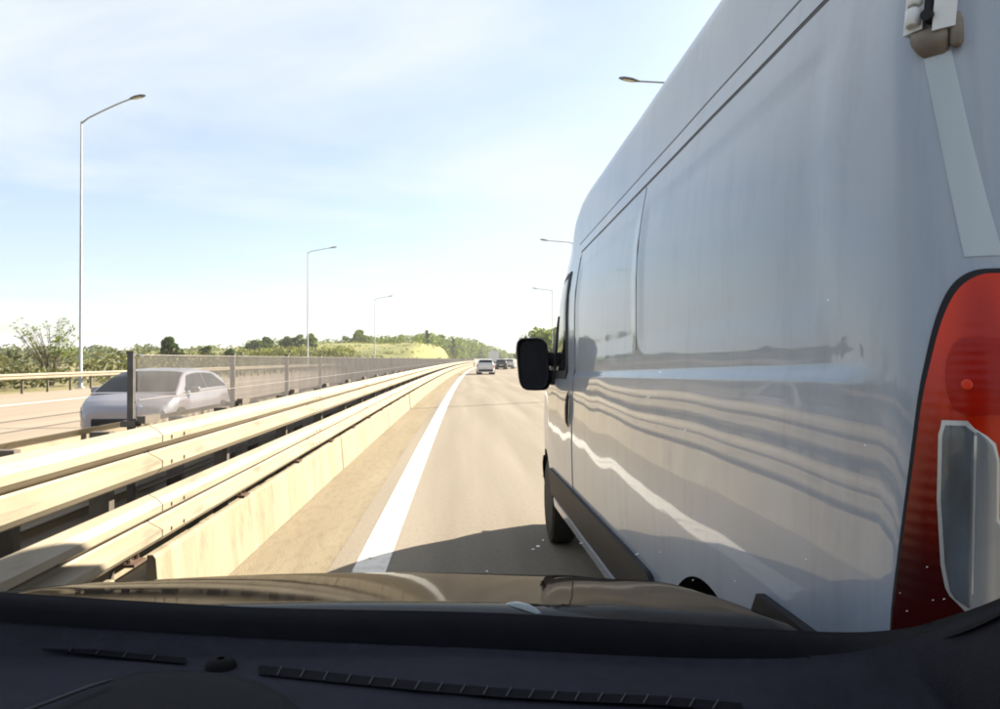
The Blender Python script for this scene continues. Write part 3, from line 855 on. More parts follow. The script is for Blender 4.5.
# box truck body far ahead
tx, ty, _ = ahead(493.5, 150)
tr = thing('box_truck', 'tall white box truck far ahead, just right of the white car', 'truck', (tx, ty, 0), -heading(150))
mb = MB(); mb.box(-1.05, 1.05, 0, 4.2, 0.9, 3.1); mb.build('cargo_box', M['white_car'], tr, bevel=.05)
mb = MB(); mb.extrude([(0, 0)], 0, 1) if False else mb.box(-1.0, 1.0, 4.3, 6.0, 0.5, 2.3); mb.build('cab', M['white_car'], tr, bevel=.15)
mb = MB(); mb.box(-.8, .8, .1, 5.8, .45, .88); mb.build('chassis', M['black_plastic'], tr)
mb = MB(); mb.box(-.98, -.02, -.03, -.002, 1.0, 3.0); mb.build('rear_door', M['white_car'], tr)
mb = MB(); mb.box(.02, .98, -.03, -.002, 1.0, 3.0); mb.build('rear_door', M['white_car'], tr)
for sg in (-1, 1):
    for yy in (.9, 5.1):
        mb = MB(); mb.tube([(sg * .75, yy, .42), (sg * 1.0, yy, .42)], .42, 16); mb.build('wheel', M['rubber'], tr)
    mb = MB(); mb.box(sg * .9 - .1, sg * .9 + .1, -.04, 0, .62, .84); mb.build('tail_light', M['tail_red'], tr)
# ------------------------------------------------------------------ the delivery van
VX, VY = 1.697, 0.995
van = thing('delivery_van', 'white high-roof delivery van close on the right with a tall red tail lamp', 'van', (VX, VY, 0), -0.002)
RC = 0.11
def inw(z, u=1.0):
    """how far the side leans in at each height; a pressed shoulder line runs below the upper panels"""
    a = lerp(z, [.3, .45, .6, 1.0, 1.362, 1.388, 1.55, 1.75, 1.88, 2.0, 2.1, 2.2, 2.45], [.05, .025, .01, 0, .009, .022, .0205, .0195, .025, .042, .060, .077, .098])
    b = lerp(z, [.3, .45, .6, 1.0, 1.88, 2.0, 2.1, 2.2, 2.45], [.05, .025, .01, 0, .025, .042, .060, .077, .098])
    f = sstep(.14, .34, u)
    return a * f + b * (1 - f)
ZT_U = [0, .06, .15, .35, 3.45, 3.68, 3.86, 4.0, 4.12, 4.95, 5.15, 5.55, 5.75, 5.88, 5.93]
ZT_Z = [2.46, 2.51, 2.545, 2.57, 2.57, 2.555, 2.50, 2.41, 2.30, 1.50, 1.40, 1.24, 1.10, .92, .78]
WHEELS = ((1.0, 0.45), (4.97, 0.42))
def zbot(u):
    z = 0.37 if 1.0 < u < 5.0 else 0.40
    for c, r in WHEELS:
        d = abs(u - c)
        if d < r: z = max(z, 0.345 + math.sqrt(r * r - d * d))
    return z
def taper(u, z):
    t = lerp(u, [4.7, 5.1, 5.4, 5.65, 5.82, 5.93], [0, .015, .05, .12, .22, .42])
    t += lerp(u, [3.9, 4.3, 4.9], [0, .03, .10]) * sstep(1.35, 1.9, z)
    return t
def stamp(u, z):
    """pressed side panels, a few millimetres deep"""
    a = sstep(.33, .37, u) * (1 - sstep(1.78, 1.82, u)) + sstep(1.92, 1.96, u) * (1 - sstep(3.36, 3.40, u))
    b = sstep(1.47, 1.51, z) * (1 - sstep(2.00, 2.04, z))
    wob = 0.003 * noise.noise(Vector((u * 0.9, 0, z * 1.3))) + 0.0016 * noise.noise(Vector((u * 2.3, 4, z * 3.1)))
    return 0.006 * a * b + wob * sstep(.1, .4, u)
def pitch(x, u, z):
    """the van brakes: its body leans a little forward on the front wheels"""
    rk = lerp(z, [1.35, 2.5], [0, .09])
    u = u + rk * max(0, 1 - u / 1.2)
    return (x, u, z - .0218 * (u - 4.97))
def hw(u, z):
    w = 1.025 - inw(z, u) - taper(u, z) - stamp(u, z)
    if u < RC: w -= RC - math.sqrt(max(0, RC * RC - (RC - u) ** 2))
    return max(w, 0.02)
def skin(s, z, off=0.0):
    """point on the left side or rear corner: s runs from the side round to the rear"""
    h = 1.025 - inw(z, RC - s if s < 0 else 0)
    if s <= 0:
        u, w, nx, ny = RC - s, h - taper(RC - s, z) - stamp(RC - s, z), 1, 0
    elif s < RC * math.pi / 2:
        t = s / RC; u, w, nx, ny = RC - RC * math.sin(t), h - RC + RC * math.cos(t), math.cos(t), -math.sin(t)
    else:
        u, w, nx, ny = 0, h - RC - (s - RC * math.pi / 2), 0, -1
    return pitch(-(w + off * nx), u + off * ny, z)
def side(u, z, off=0.0):
    return pitch(-(hw(u, z) + off), u, z)

us = [RC * (1 - math.cos(i / 8 * math.pi / 2)) for i in range(8)]
u = RC
while u < 5.90:
    us.append(u)
    near = any(abs(abs(u - c) - r) < .09 for c, r in WHEELS)
    u += 0.012 if near else 0.04
us.append(5.93)
ZN = [.95, 1.05, 1.15, 1.25, 1.31, 1.345, 1.357, 1.362, 1.370, 1.379, 1.388, 1.395, 1.42, 1.47, 1.505, 1.545, 1.60, 1.68, 1.76, 1.84, 1.92, 1.98, 2.005, 2.025, 2.045, 2.10, 2.16, 2.22, 2.29, 2.36, 2.45]
rows = []
for u in us:
    zt, b = lerp(u, ZT_U, ZT_Z), zbot(u)
    zl = min(.95, zt - .30); b = min(b, zl - .08)
    zz = [b + (zl - b) * i / 9 for i in range(9)]
    if zt > 2.5: zz += [zl + (z - .95) * (zt - .12 - zl) / 1.50 for z in ZN]
    else: zz += [zl + (z - .95) * (zt - .12 - zl) / 1.50 for z in ZN]
    half = [(hw(u, z), z) for z in zz]
    w0, z0 = half[-1]
    cw = min(.13, w0 * .5)
    for i in range(1, 8):
        t = i / 7 * math.pi / 2
        half.append((w0 - cw + cw * math.cos(t), z0 + .12 * math.sin(t)))
    w1 = half[-1][0]
    for f in (.8, .5, .25, 0): half.append((w1 * f, zt + .035 * (1 - f * f) * min(1, u / .1)))
    rows.append([pitch(-w, u, z) for w, z in half] + [pitch(w, u, z) for w, z in half[-2::-1]])
mb = MB()
mb.grid(rows)
n = len(rows[0])
b0 = len(mb.v)
mb.add(rows[0], [(i, i + 1, n - 2 - i, n - 1 - i) for i in range(n // 2 - 1)] + [(n // 2 - 1, n // 2, n // 2 + 1)])
mb.add(rows[-1], [(i, i + 1, n - 2 - i, n - 1 - i) for i in range(n // 2 - 1)] + [(n // 2 - 1, n // 2, n // 2 + 1)])
me_body = mb.build('body', M['van_paint'], van, smooth=True)
bm = bmesh.new(); bm.from_mesh(me_body.data); bmesh.ops.remove_doubles(bm, verts=bm.verts, dist=0.0004); bmesh.ops.recalc_face_normals(bm, faces=bm.faces); bm.to_mesh(me_body.data); bm.free()
me_body.data.set_sharp_from_angle(angle=R(50))

def patch(name, m, u0, u1, lo, hi, off, nu=24, nz=4, parent=van, thick=0.02, right=False, sharp=35):
    """a piece lying on the left side skin: lo and hi are heights, or functions of u"""
    mb = MB()
    lo = lo if callable(lo) else (lambda u, v=lo: v)
    hi = hi if callable(hi) else (lambda u, v=hi: v)
    sgn = -1 if right else 1
    A, B = [], []
    for i in range(nu + 1):
        u = u0 + (u1 - u0) * i / nu
        zs = [lo(u) + (hi(u) - lo(u)) * j / nz for j in range(nz + 1)]
        A.append([side(u, z, off) for z in zs]); B.append([side(u, z, off - thick) for z in zs])
    if right:
        A = [[(-x, y, z) for x, y, z in r] for r in A]; B = [[(-x, y, z) for x, y, z in r] for r in B]
    mb.grid(A); mb.grid(B, flip=True)
    mb.grid([A[0], B[0]]); mb.grid([A[-1], B[-1]], flip=True)
    mb.grid([[r[0] for r in A], [r[0] for r in B]], flip=True); mb.grid([[r[-1] for r in A], [r[-1] for r in B]])
    o = mb.build(name, m, parent, smooth=True)
    bm = bmesh.new(); bm.from_mesh(o.data); bmesh.ops.remove_doubles(bm, verts=bm.verts, dist=0.0003); bmesh.ops.recalc_face_normals(bm, faces=bm.faces); bm.to_mesh(o.data); bm.free()
    o.data.set_sharp_from_angle(angle=R(sharp))
    return o
# roof gutter lines and panel gaps
patch('roof_seam', M['van_seam'], .16, 3.46, 2.126, 2.133, .0012, 60, 1, thick=.01)
patch('roof_seam', M['van_seam'], .16, 3.60, 2.197, 2.205, .0012, 60, 1, thick=.01)
patch('gutter_strip', M['van_paint'], .16, 3.50, 2.135, 2.195, .003, 60, 2, thick=.02)
patch('panel_gap', M['van_seam'], 3.442, 3.450, .50, 2.12, .001, 1, 30, thick=.01)
patch('panel_gap', M['van_seam'], 1.862, 1.868, 1.47, 2.12, .001, 1, 30, thick=.01)
# front door
def wlo(u): return 1.36 + .02 * (u - 3.7)
def whi(u): return min(2.02, 2.02 - 1.0 * max(0, u - 4.25))
door = patch('front_door', M['van_paint'], 3.465, 4.56, .48, lambda u: min(2.10, 2.10 - 1.0 * max(0, u - 4.15)), .003, 40, 30, thick=.01)
patch('window_surround', M['black_plastic'], 3.74, 4.62, lambda u: 1.345, lambda u: min(2.05, 2.05 - .98 * max(0, u - 4.16)), .010, 24, 8, parent=door, thick=.012)
patch('door_window', M['dark_glass'], 3.80, 4.56, lambda u: 1.38, lambda u: min(2.01, 2.01 - .98 * max(0, u - 4.14)), .012, 24, 8, parent=door, thick=.006)
# tall oval handle
mb = MB()
rowsA = []
for i in range(9):
    f = i / 8; q = math.sin(math.pi * f)
    rr = [.0 + .0, ]
    ring = []
    for k in range(12):
        a = 2 * math.pi * k / 12
        u = 3.585 + (.012 + .030 * q ** .5) * math.cos(a)
        zc = 1.155 + .115 * (1 - 2 * f)
        o = .006 + (.022 * q ** .4) * (math.sin(a) * .5 + .5)
        ring.append(side(u, zc, o))
    rowsA.append(ring + [ring[0]])
mb.grid(rowsA)
mb.add(rowsA[0][:-1], [tuple(range(12))]); mb.add(rowsA[-1][:-1], [tuple(range(12))])
mb.build('door_handle', M['black_plastic'], door, smooth=True)
# windscreen and right-hand windows
mb = MB(); rws = []
for i in range(9):
    u = 4.14 + (4.90 - 4.14) * i / 8
    zt = lerp(u, ZT_U, ZT_Z)
    w = hw(u, zt - .12) - .10
    rws.append([pitch(w * f, u, zt + .035 * (1 - f * f * .8) + .004) for f in (-1, -.5, 0, .5, 1)])
mb.grid(rws); mb.build('windscreen', M['dark_glass'], van, smooth=True)
patch('door_window', M['dark_glass'], 3.80, 4.56, lambda u: 1.38, lambda u: min(2.01, 2.01 - .98 * max(0, u - 4.14)), .006, 24, 8, thick=.006, right=True)
# black rub strips, arch trims
mrear = 1.47
patch('side_moulding', M['black_plastic'], mrear, 4.52, lambda u: .475 + .0 * u, lambda u: .665 - .10 * max(0, (mrear + .12 - u) / .12) ** 2, .022, 70, 6, thick=.03)
patch('side_moulding', M['black_plastic'], .14, .70, lambda u: .70, lambda u: .885 - .17 * max(0, (u - .60) / .10), .020, 16, 5, thick=.03)
patch('sill', M['van_paint'], 1.47, 4.54, .372, .43, .006, 50, 2, thick=.012)
for c, r in WHEELS:
    for sg in (1, -1):
        A, B = [], []
        for i in range(29):
            t = math.pi * i / 28
            u, z = c + (r - .002) * math.cos(t), .345 + (r - .002) * math.sin(t)
            z = max(z, .40)
            p = side(u, z, -.002)
            A.append((p[0] * sg, p[1], p[2])); B.append(((p[0] + .32) * sg, p[1], p[2]))
        mb = MB(); mb.grid([A, B]); mb.add([B[0]] + B, [tuple(range(1, len(B) + 1))])
        mb.build('wheel_well', M['well'], van, smooth=True, sharp=40)
        wb = MB()
        x0 = sg * -(1.025 - .035)
        dx = sg * 1
        ring = [(x0 + dx * .012, .235), (x0 - dx * 0.0, .30), (x0 + dx * .008, .335), (x0 + dx * .05, .345), (x0 + dx * .17, .345), (x0 + dx * .21, .30), (x0 + dx * .21, .2)]
        wb.tube([(q[0], c, .345) for q in ring], [q[1] for q in ring], 32)
        wo = wb.build('wheel', M['rubber'], van, smooth=True, sharp=35)
        rb = MB()
        rb.tube([(x0 + dx * .03, c, .345), (x0 + dx * .014, c, .345), (x0 + dx * .016, c, .345), (x0 + dx * .06, c, .345), (x0 + dx * .05, c, .345), (x0 + dx * .03, c, .345)], [.232, .225, .20, .185, .10, .085], 28)
        rb.build('rim', M['rim'], wo, smooth=True, sharp=35)
        for k in range(5):
            a = 2 * math.pi * k / 5
            nb = MB(); nb.tube([(x0 + dx * .05, c + .055 * math.cos(a), .345 + .055 * math.sin(a)), (x0 + dx * .02, c + .055 * math.cos(a), .345 + .055 * math.sin(a))], .012, 6)
            nb.build('wheel_nut', M['rim'], wo)
# floor and bumpers
mb = MB()
mb.add([pitch(x, u, .43) for u in (.1, 5.8) for x in (-.95, .95)], [(0, 1, 3, 2)])
mb.build('underbody', M['well'], van)
def ringband(name, m, pts_u, z0, z1, off, front):
    mb = MB(); A = []
    for z in [z0 + (z1 - z0) * j / 5 for j in range(6)]:
        o = off * math.sin(math.pi * (0.12 + .76 * (z - z0) / (z1 - z0))) ** .5
        left = [side(u, max(z, .3), o) for u in pts_u]
        if not front:
            left = [(x, y - o * (1 - u / .3 if u < .3 else 0), zz) for (x, y, zz), u in zip(left, pts_u)]
        else:
            left = [(x, y + o * sstep(5.5, 5.9, u), zz) for (x, y, zz), u in zip(left, pts_u)]
        A.append(left + [(-x, y, zz) for x, y, zz in left[::-1]])
    mb.grid(A); return mb.build(name, m, van, smooth=True)
ringband('front_bumper', M['black_plastic'], [5.40, 5.5, 5.6, 5.7, 5.78, 5.84, 5.89, 5.93], .36, .66, .03, True)
ringband('rear_bumper', M['black_plastic'], [.50, .3, .11, .07, .04, .015, 0.0], .38, .60, .05, False)
# rear doors with a gap down the middle, number plate, handle
for sg in (-1, 1):
    mb = MB()
    A = []
    for z in [.64 + (2.38 - .64) * j / 14 for j in range(15)]:
        h = 1.025 - inw(z, 0) - RC - .022
        A.append([(lambda p: (p[0], p[1] - .014, p[2]))(pitch(sg * (.012 + (h - .012) * f), 0.0, z)) for f in (0, .25, .5, .75, 1)])
    mb.grid(A)
    B = [[(x, y + .02, z) for x, y, z in r] for r in A]
    mb.grid([A[0], B[0]]); mb.grid([A[-1], B[-1]]); mb.grid([[r[0] for r in A], [r[0] for r in B]]); mb.grid([[r[-1] for r in A], [r[-1] for r in B]])
    dr = mb.build('rear_door', M['van_paint'], van, smooth=True, sharp=40)
    mb = MB()
    A = []
    for z in [1.50 + .52 * j / 5 for j in range(6)]:
        A.append([(lambda p: (p[0], p[1] - .019, p[2]))(pitch(sg * (.10 + .62 * f), 0.0, z)) for f in (0, .5, 1)])
    mb.grid(A); mb.build('rear_window', M['dark_glass'], dr)
mb = MB(); mb.box(.03, .12, -.06, -.016, 1.28, 1.36); mb.build('rear_door_handle', M['black_plastic'], van, bevel=.008)

# tail lamps: dark gasket, red lens, maroon lower lens, clear lens with rim, reflector
def zone(name, m, zs, sl, sr, off, parent, ns=12, mirror=False, dome=0.002, skirt=0.005):
    mb = MB(); A = []
    for k, z in enumerate(zs):
        a, b = sl(z), sr(z)
        row = []
        for i in range(ns + 1):
            f = i / ns
            e = min(1, 5 * min(f, 1 - f)) * min(1, 6 * min((k + .0) / (len(zs) - 1), 1 - k / (len(zs) - 1)))
            row.append(skin(a + (b - a) * f, z, off + dome * math.sqrt(max(0, e * (2 - e)))))
        A.append(row)
    B = [[skin(sl(z), z, off - skirt) for z in zs], [skin(sr(z), z, off - skirt) for z in zs]]
    if mirror:
        A = [[(-x, y, z) for x, y, z in r] for r in A]; B = [[(-x, y, z) for x, y, z in r] for r in B]
    mb.grid(A)
    mb.grid([[r[0] for r in A], B[0]]); mb.grid([[r[-1] for r in A], B[1]])
    return mb.build(name, m, parent, smooth=True, sharp=60)
LZ = [.86, .985, 1.12, 1.245, 1.335, 1.385, 1.44, 1.478, 1.500, 1.512, 1.5175, 1.519]
LS = [.0, .010, .0275, .0425, .0525, .0630, .0765, .090, .103, .117, .130, .142]
RS = [.26, .26, .26, .26, .258, .25, .236, .220, .205, .188, .172, .157]
def dense(ys):
    P = [Vector((a, b)) for a, b in zip(LZ, ys)]; o = []
    for i in range(len(P) - 1):
        p0, p1, p2, p3 = P[max(i - 1, 0)], P[i], P[i + 1], P[min(i + 2, len(P) - 1)]
        for k in range(8):
            t = k / 8
            o.append(.5 * ((2 * p1) + (p2 - p0) * t + (2 * p0 - 5 * p1 + 4 * p2 - p3) * t * t + (-p0 + 3 * p1 - 3 * p2 + p3) * t ** 3))
    return o + [P[-1]]
DL = dense(LS); DR = dense(RS)
def smooth(z, D): return lerp(z, [p.x for p in D], [p.y for p in D])
sl = lambda z: smooth(z, DL)
sr = lambda z: smooth(z, DR)
CZ = [1.038, 1.045, 1.06, 1.095, 1.19, 1.285, 1.30]
CL = [.118, .1035, .094, .0875, .081, .081, .0845]
CRZ = [1.038, 1.135, 1.15, 1.165, 1.25, 1.275, 1.29, 1.30]
CR = [.170, .170, .158, .1435, .1425, .137, .122, .105]
cl = lambda z: lerp(z, CZ, CL)
crr = lambda z: lerp(z, CRZ, CR)
def span(a, b, n): return [a + (b - a) * i / n for i in range(n + 1)]
def topspan(a, b, n): return [a + (b - a) * (1 - (1 - i / n) ** 2.2) for i in range(n + 1)]
for mir in (False, True):
    gk = zone('tail_lamp', M['black_plastic'], topspan(.85, 1.526, 44), lambda z: sl(z - .007) - .008, lambda z: sr(z - .007) + .008, .003, van, mirror=mir, dome=.002)
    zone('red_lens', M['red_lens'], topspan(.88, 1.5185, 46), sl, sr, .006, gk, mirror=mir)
    zone('lens_rim', M['chrome'], span(1.032, 1.306, 26), lambda z: cl(z) - .005, lambda z: crr(z) + .004, .0098, gk, mirror=mir, dome=.001)
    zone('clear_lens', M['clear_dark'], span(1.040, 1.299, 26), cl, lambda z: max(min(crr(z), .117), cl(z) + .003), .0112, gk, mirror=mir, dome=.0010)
    zone('clear_lens', M['clear_lens'], span(1.040, 1.290, 26), lambda z: .119, lambda z: max(crr(z), .121), .0112, gk, mirror=mir, dome=.0010)
    zone('lens_rib', M['chrome'], span(1.06, 1.285, 12), lambda z: .1165, lambda z: .1195, .0116, gk, ns=4, mirror=mir, dome=.002)
    zone('inner_lens', M['dark_red'], span(1.315, 1.425, 14), lambda z: .103 - .02 * max(0, math.sin(math.pi * (z - 1.315) / .11)) ** .5, lambda z: .19 + .02 * max(0, math.sin(math.pi * (z - 1.315) / .11)) ** .5, .0094, gk, mirror=mir, dome=.0005)
    zone('reflector', M['amber'], span(.985, 1.026, 5), lambda z: .100, lambda z: .165, .0098, gk, mirror=mir, dome=.001)
    zone('bulb_reflector', M['amber'], span(1.350, 1.366, 10), lambda z: .1075 - .0065 * math.sqrt(max(0, 1 - ((z - 1.358) / .008) ** 2)), lambda z: .1075 + .0065 * math.sqrt(max(0, 1 - ((z - 1.358) / .008) ** 2)), .0115, gk, mirror=mir, dome=.001)

zone('corner_trim', M['pillar_paint'], span(1.545, 1.862, 16), lambda z: lerp(z, [1.54, 1.66, 1.76, 1.862], [.110, .092, .078, .063]), lambda z: lerp(z, [1.54, 1.62, 1.72, 1.862], [.160, .142, .123, .101]), .0010, van, dome=.0008, skirt=.003)  # paler strip painted in for the sky reflected on the rounded corner
# rear door hinge high on the corner: leaf plates, barrel, pin, bump stop
hin = thing('hinge', 'x', 'x'); del hin["label"]; del hin["category"]
hin.parent = van
def on(s, z, o): return skin(s, z, o)
mb = MB()
A = [[on(s, z, .012) for s in (.036, .05, .064)] for z in span(1.905, 2.10, 6)]
B = [[on(s, z, -.002) for s in (.036, .05, .064)] for z in span(1.905, 2.10, 6)]
mb.grid(A); mb.grid([[r[0] for r in A], [r[0] for r in B]]); mb.grid([[r[-1] for r in A], [r[-1] for r in B]]); mb.grid([A[0], B[0]])
mb.build('hinge_leaf', M['hinge'], hin)
mb = MB()
A = [[on(s, z, .022) for s in (.080, .088, .097, .106)] for z in span(1.892, 2.10, 6)]
B = [[on(s, z, -.002) for s in (.080, .088, .097, .106)] for z in span(1.892, 2.10, 6)]
mb.grid(A); mb.grid([[r[0] for r in A], [r[0] for r in B]]); mb.grid([[r[-1] for r in A], [r[-1] for r in B]]); mb.grid([A[0], B[0]])
mb.build('hinge_leaf', M['hinge'], hin)
for a, b in ((1.912, 1.940), (1.945, 1.975), (1.980, 2.06)):
    mb = MB(); mb.tube([on(.052, a, .016), on(.052, a + .003, .016), on(.052, b - .003, .016), on(.052, b, .016)], [.009, .0115, .0115, .009], 12)
    mb.build('barrel', M['hinge'], hin, smooth=True, sharp=40)
mb = MB(); mb.tube([on(.072, 1.925, .012), on(.072, 2.08, .012)], .008, 10); mb.build('pin', M['black_plastic'], hin, smooth=True, sharp=40)
mb = MB(); mb.tube([on(.074, 1.918, .008), on(.074, 1.918, .030)], .009, 12); mb.build('bolt', M['black_plastic'], hin, smooth=True, sharp=40)
mb = MB()
rws = []
for z, o, a, b in ((1.860, .003, .064, .092), (1.868, .014, .056, .098), (1.882, .019, .048, .101), (1.898, .017, .045, .101), (1.906, .005, .045, .100)):
    rws.append([on(a + (b - a) * f, z, o * (1 if .05 < f < .95 else .3)) for f in (0, .1, .3, .5, .7, .9, 1)])
mb.grid(rws); mb.build('grimy_foot', M['hinge_dirt'], hin, smooth=True)
mb = MB()
mb.tube([on(.108, 1.862, .012), on(.108, 1.868, .012), on(.106, 1.905, .012), on(.105, 1.915, .012)], [.005, .009, .009, .006], 10)
mb.build('stop_pad', M['hinge_dirt'], hin, smooth=True)

# exterior mirror: housing, arm, glass
mir = thing('x', 'x', 'x'); del mir["label"]; del mir["category"]; mir.name = 'door_mirror'; mir.parent = van
mu = 4.37
mx = -(hw(mu, 1.45)) - .02
def sup(a, ex, ez, e=.45):
    c, s = math.cos(a), math.sin(a)
    return ex * math.copysign(abs(c) ** e, c), ez * math.copysign(abs(s) ** e, s)
mb = MB(); rws = []
for y, sx, sz, dx_ in ((0.0, .94, .95, 0), (.012, 1.0, 1.0, 0), (.06, 1.0, 1.0, 0), (.12, .90, .93, .004), (.17, .66, .72, .012), (.195, .30, .36, .02)):
    ring = []
    for k in range(28):
        a = 2 * math.pi * k / 28
        ex, ez = sup(a, .118 * sx, .197 * sz)
        ring.append(pitch(mx - .150 + dx_ + ex - .018 * (ez / .197), mu + y, 1.452 + ez))
    rws.append(ring + [ring[0]])
mb.grid(rws); mb.add(rws[-1][:-1], [tuple(range(28))])
mb.build('mirror_housing', M['black_plastic'], mir, smooth=True, sharp=50)
for z0, z1, nm in ((1.395, 1.545, 'upper_glass'), (1.285, 1.38, 'lower_glass')):
    mb = MB()
    q = [pitch(mx - .150 + x, mu + .006, z) for x, z in ((-.085, z0), (.085, z0), (.085, z1), (-.085, z1))]
    mb.add(q, [(0, 1, 2, 3)])
mb = MB(); A = []
for y, s in ((.004, .93), (.014, .86)):
    ring = [pitch(mx - .150 + sup(2 * math.pi * k / 28, .118 * s, .197 * s)[0], mu + y, 1.452 + sup(2 * math.pi * k / 28, .118 * s, .197 * s)[1]) for k in range(28)]
    A.append(ring + [ring[0]])
mb.grid(A); mb.add(A[1][:-1], [tuple(range(28))])
mb.build('mirror_back', M['black_plastic'], mir, smooth=True, sharp=30)
mb = MB()
mb.tube([pitch(mx - .05, mu + .07, 1.36), pitch(mx + .06, mu + .08, 1.345)], [.05, .06], 10)
mb.tube([pitch(mx - .05, mu + .07, 1.50), pitch(mx + .06, mu + .08, 1.47)], [.05, .055], 10)
mb.build('mirror_arm', M['black_plastic'], mir, smooth=True, sharp=50)
patch('mirror_sail', M['black_plastic'], 4.30, 4.62, 1.30, lambda u: 1.80 - .98 * max(0, u - 4.38), .02, 10, 5, parent=mir, thick=.02)

# ------------------------------------------------------------------ the car the picture is taken from
me_car = thing('camera_car', 'dark interior and bonnet of the car the picture is taken from', 'car', (-0.30, 0.2, 0))
def loc(p): return (p[0] + 0.30, p[1] - 0.2, p[2])
# sight-line readings of the lower windscreen edge, with the distance of each point
UP = [(-260, 572, 1.12), (-100, 585, 1.08), (0, 592, 1.06), (250, 607, 1.04), (500, 613, 1.03), (700, 625, 1.02), (830, 632, .97), (900, 629, .88), (950, 616, .76), (1000, 598, .64), (1060, 566, .53), (1150, 500, .40)]
LO = [(-260, 604, 1.08), (-100, 612, 1.04), (0, 621, 1.02), (250, 637, 1.00), (500, 650, .99), (700, 659, .98), (830, 657, .93), (900, 644, .84), (950, 627, .73), (1000, 608, .615), (1060, 576, .51), (1150, 512, .385)]
def pt3(q):
    a, b = ray(q[0], q[1])
    return Vector((a * q[2], q[2], CAM_H + b * q[2]))
def dens(L, n=5):
    P = [pt3(q) for q in L]; out_ = []
    for i in range(len(P) - 1):
        p0, p1, p2, p3 = P[max(i - 1, 0)], P[i], P[i + 1], P[min(i + 2, len(P) - 1)]
        for k in range(n):
            t = k / n
            out_.append(0.5 * ((2 * p1) + (p2 - p0) * t + (2 * p0 - 5 * p1 + 4 * p2 - p3) * t * t + (-p0 + 3 * p1 - 3 * p2 + p3) * t ** 3))
    return out_ + [P[-1]]
U_, L_ = dens(UP), dens(LO)
mb = MB()
mid = [(a + b) / 2 + Vector((0, -.012, .004)) for a, b in zip(U_, L_)]
back = [p + Vector((0, .05, -.05)) for p in U_]
mb.grid([[loc(p) for p in back], [loc(p) for p in U_], [loc(p) for p in mid], [loc(p) for p in L_]])
mb.build('windscreen_seal', M['cowl'], me_car, smooth=True)
# dash top: from the foot of the screen towards the seats
mb = MB(); rws = []
for k, (dy_, dz_) in enumerate(((.004, 9), (-.012, -.004), (-.04, .0), (-.08, .001), (-.13, .0), (-.2, -.004), (-.3, -.02), (-.42, -.06), (-.48, -.14), (-.50, -.35))):
    row = []
    for p in L_:
        f = min(1, max(0, (p.x - .36) / .12))
        y = p.y + dy_ * (1 - .55 * f)
        row.append(loc((p.x, y, p.z + .002 if dz_ == 9 else min(p.z, 1.112 + .04 * f) + dz_ - .03 * f * min(1, -dy_ * 8))))
    rws.append(row)
mb.grid(rws, flip=True)
mb.build('dashboard', M['dash'], me_car, smooth=True)
Lx = [p.x for p in L_]; Ly = [p.y for p in L_]; Lz = [p.z for p in L_]
def dash_pt(px, py, lift=.003):
    a, b = ray(px, py)
    y = .9
    for _ in range(8):
        z = min(lerp(a * y, Lx, Lz), 1.112) + lift
        y = (z - CAM_H) / b
    return Vector((a * y, y, z))
def vent(name, pts, h, nsl, lift=.0035):
    A = [dash_pt(x, y, lift) for x, y in pts]; B = [dash_pt(x, y + h, lift) for x, y in pts]
    mb = MB(); mb.grid([[loc(p) for p in A], [loc(p) for p in B]])
    mb.grid([[loc(p) for p in A], [loc(p - Vector((0, 0, .01))) for p in A]])
    o = mb.build(name, M['cowl'], me_car)
    n_ = len(pts) - 1
    for i in range(1, nsl):
        f = i / nsl * n_; k = min(int(f), n_ - 1); t = f - k
        a, b = A[k].lerp(A[k + 1], t), B[k].lerp(B[k + 1], t)
        b = b + (A[k + 1] - A[k]).normalized() * -.006
        mb = MB(); mb.tube([loc(a + Vector((0, 0, .001))), loc(b + Vector((0, 0, .001)))], .0011, 5)
        mb.build('vent_slat', M['trim'], o)
    return o
vent('defrost_vent', [(-60, 634), (0, 639), (60, 645.5), (120, 652), (186, 658)], 5.5, 9)
vent('defrost_vent', [(259, 665), (340, 673.5), (420, 681.5), (500, 688), (580, 692.5), (660, 696), (742, 703)], 9, 21)
# light sensor between the vents
mb = MB(); c = dash_pt(221, 668, .0)
rws = []
for r_, z_ in ((.020, 0), (.019, .006), (.014, .011), (.005, .0125)):
    ring = [loc(c + Vector((r_ * math.cos(a), r_ * .8 * math.sin(a), z_))) for a in [2 * math.pi * k / 14 for k in range(15)]]
    rws.append(ring)
mb.grid(rws); mb.build('light_sensor', M['dash_dark'], me_car, smooth=True)
# instrument hood, nearer than the vents on the left
def hoodpt(px, py, lift): return dash_pt(px, py, lift)
mb = MB()
rim = [(-10, 735), (30, 716), (62, 703), (90, 690), (112, 679.5), (140, 672), (180, 670), (225, 673), (262, 683), (285, 696), (304, 712), (318, 735)]
A = [dash_pt(x, y, .004) for x, y in rim]
B = [dash_pt(x + (165 - x) * .10, y + 3.0, .016) for x, y in rim]
C = [dash_pt(165 + (x - 165) * .80, y + 9.0, .018) for x, y in rim]
D = [dash_pt(165 + (x - 165) * .55, y + 70, .014) for x, y in rim]
mb.grid([[loc(p) for p in r] for r in (A, B, C, D)], flip=True)
mb.build('instrument_hood', M['dash_dark'], me_car, smooth=True)
mb = MB()
tr_ = [dash_pt(x, y, .021) for x, y in ((20, 713), (62, 697), (90, 686.5), (113, 679.5))]
mb.tube([loc(p) for p in tr_], [.0022, .0022, .0022, .0012], 6)
mb.build('hood_trim', M['trim'], me_car, smooth=True)
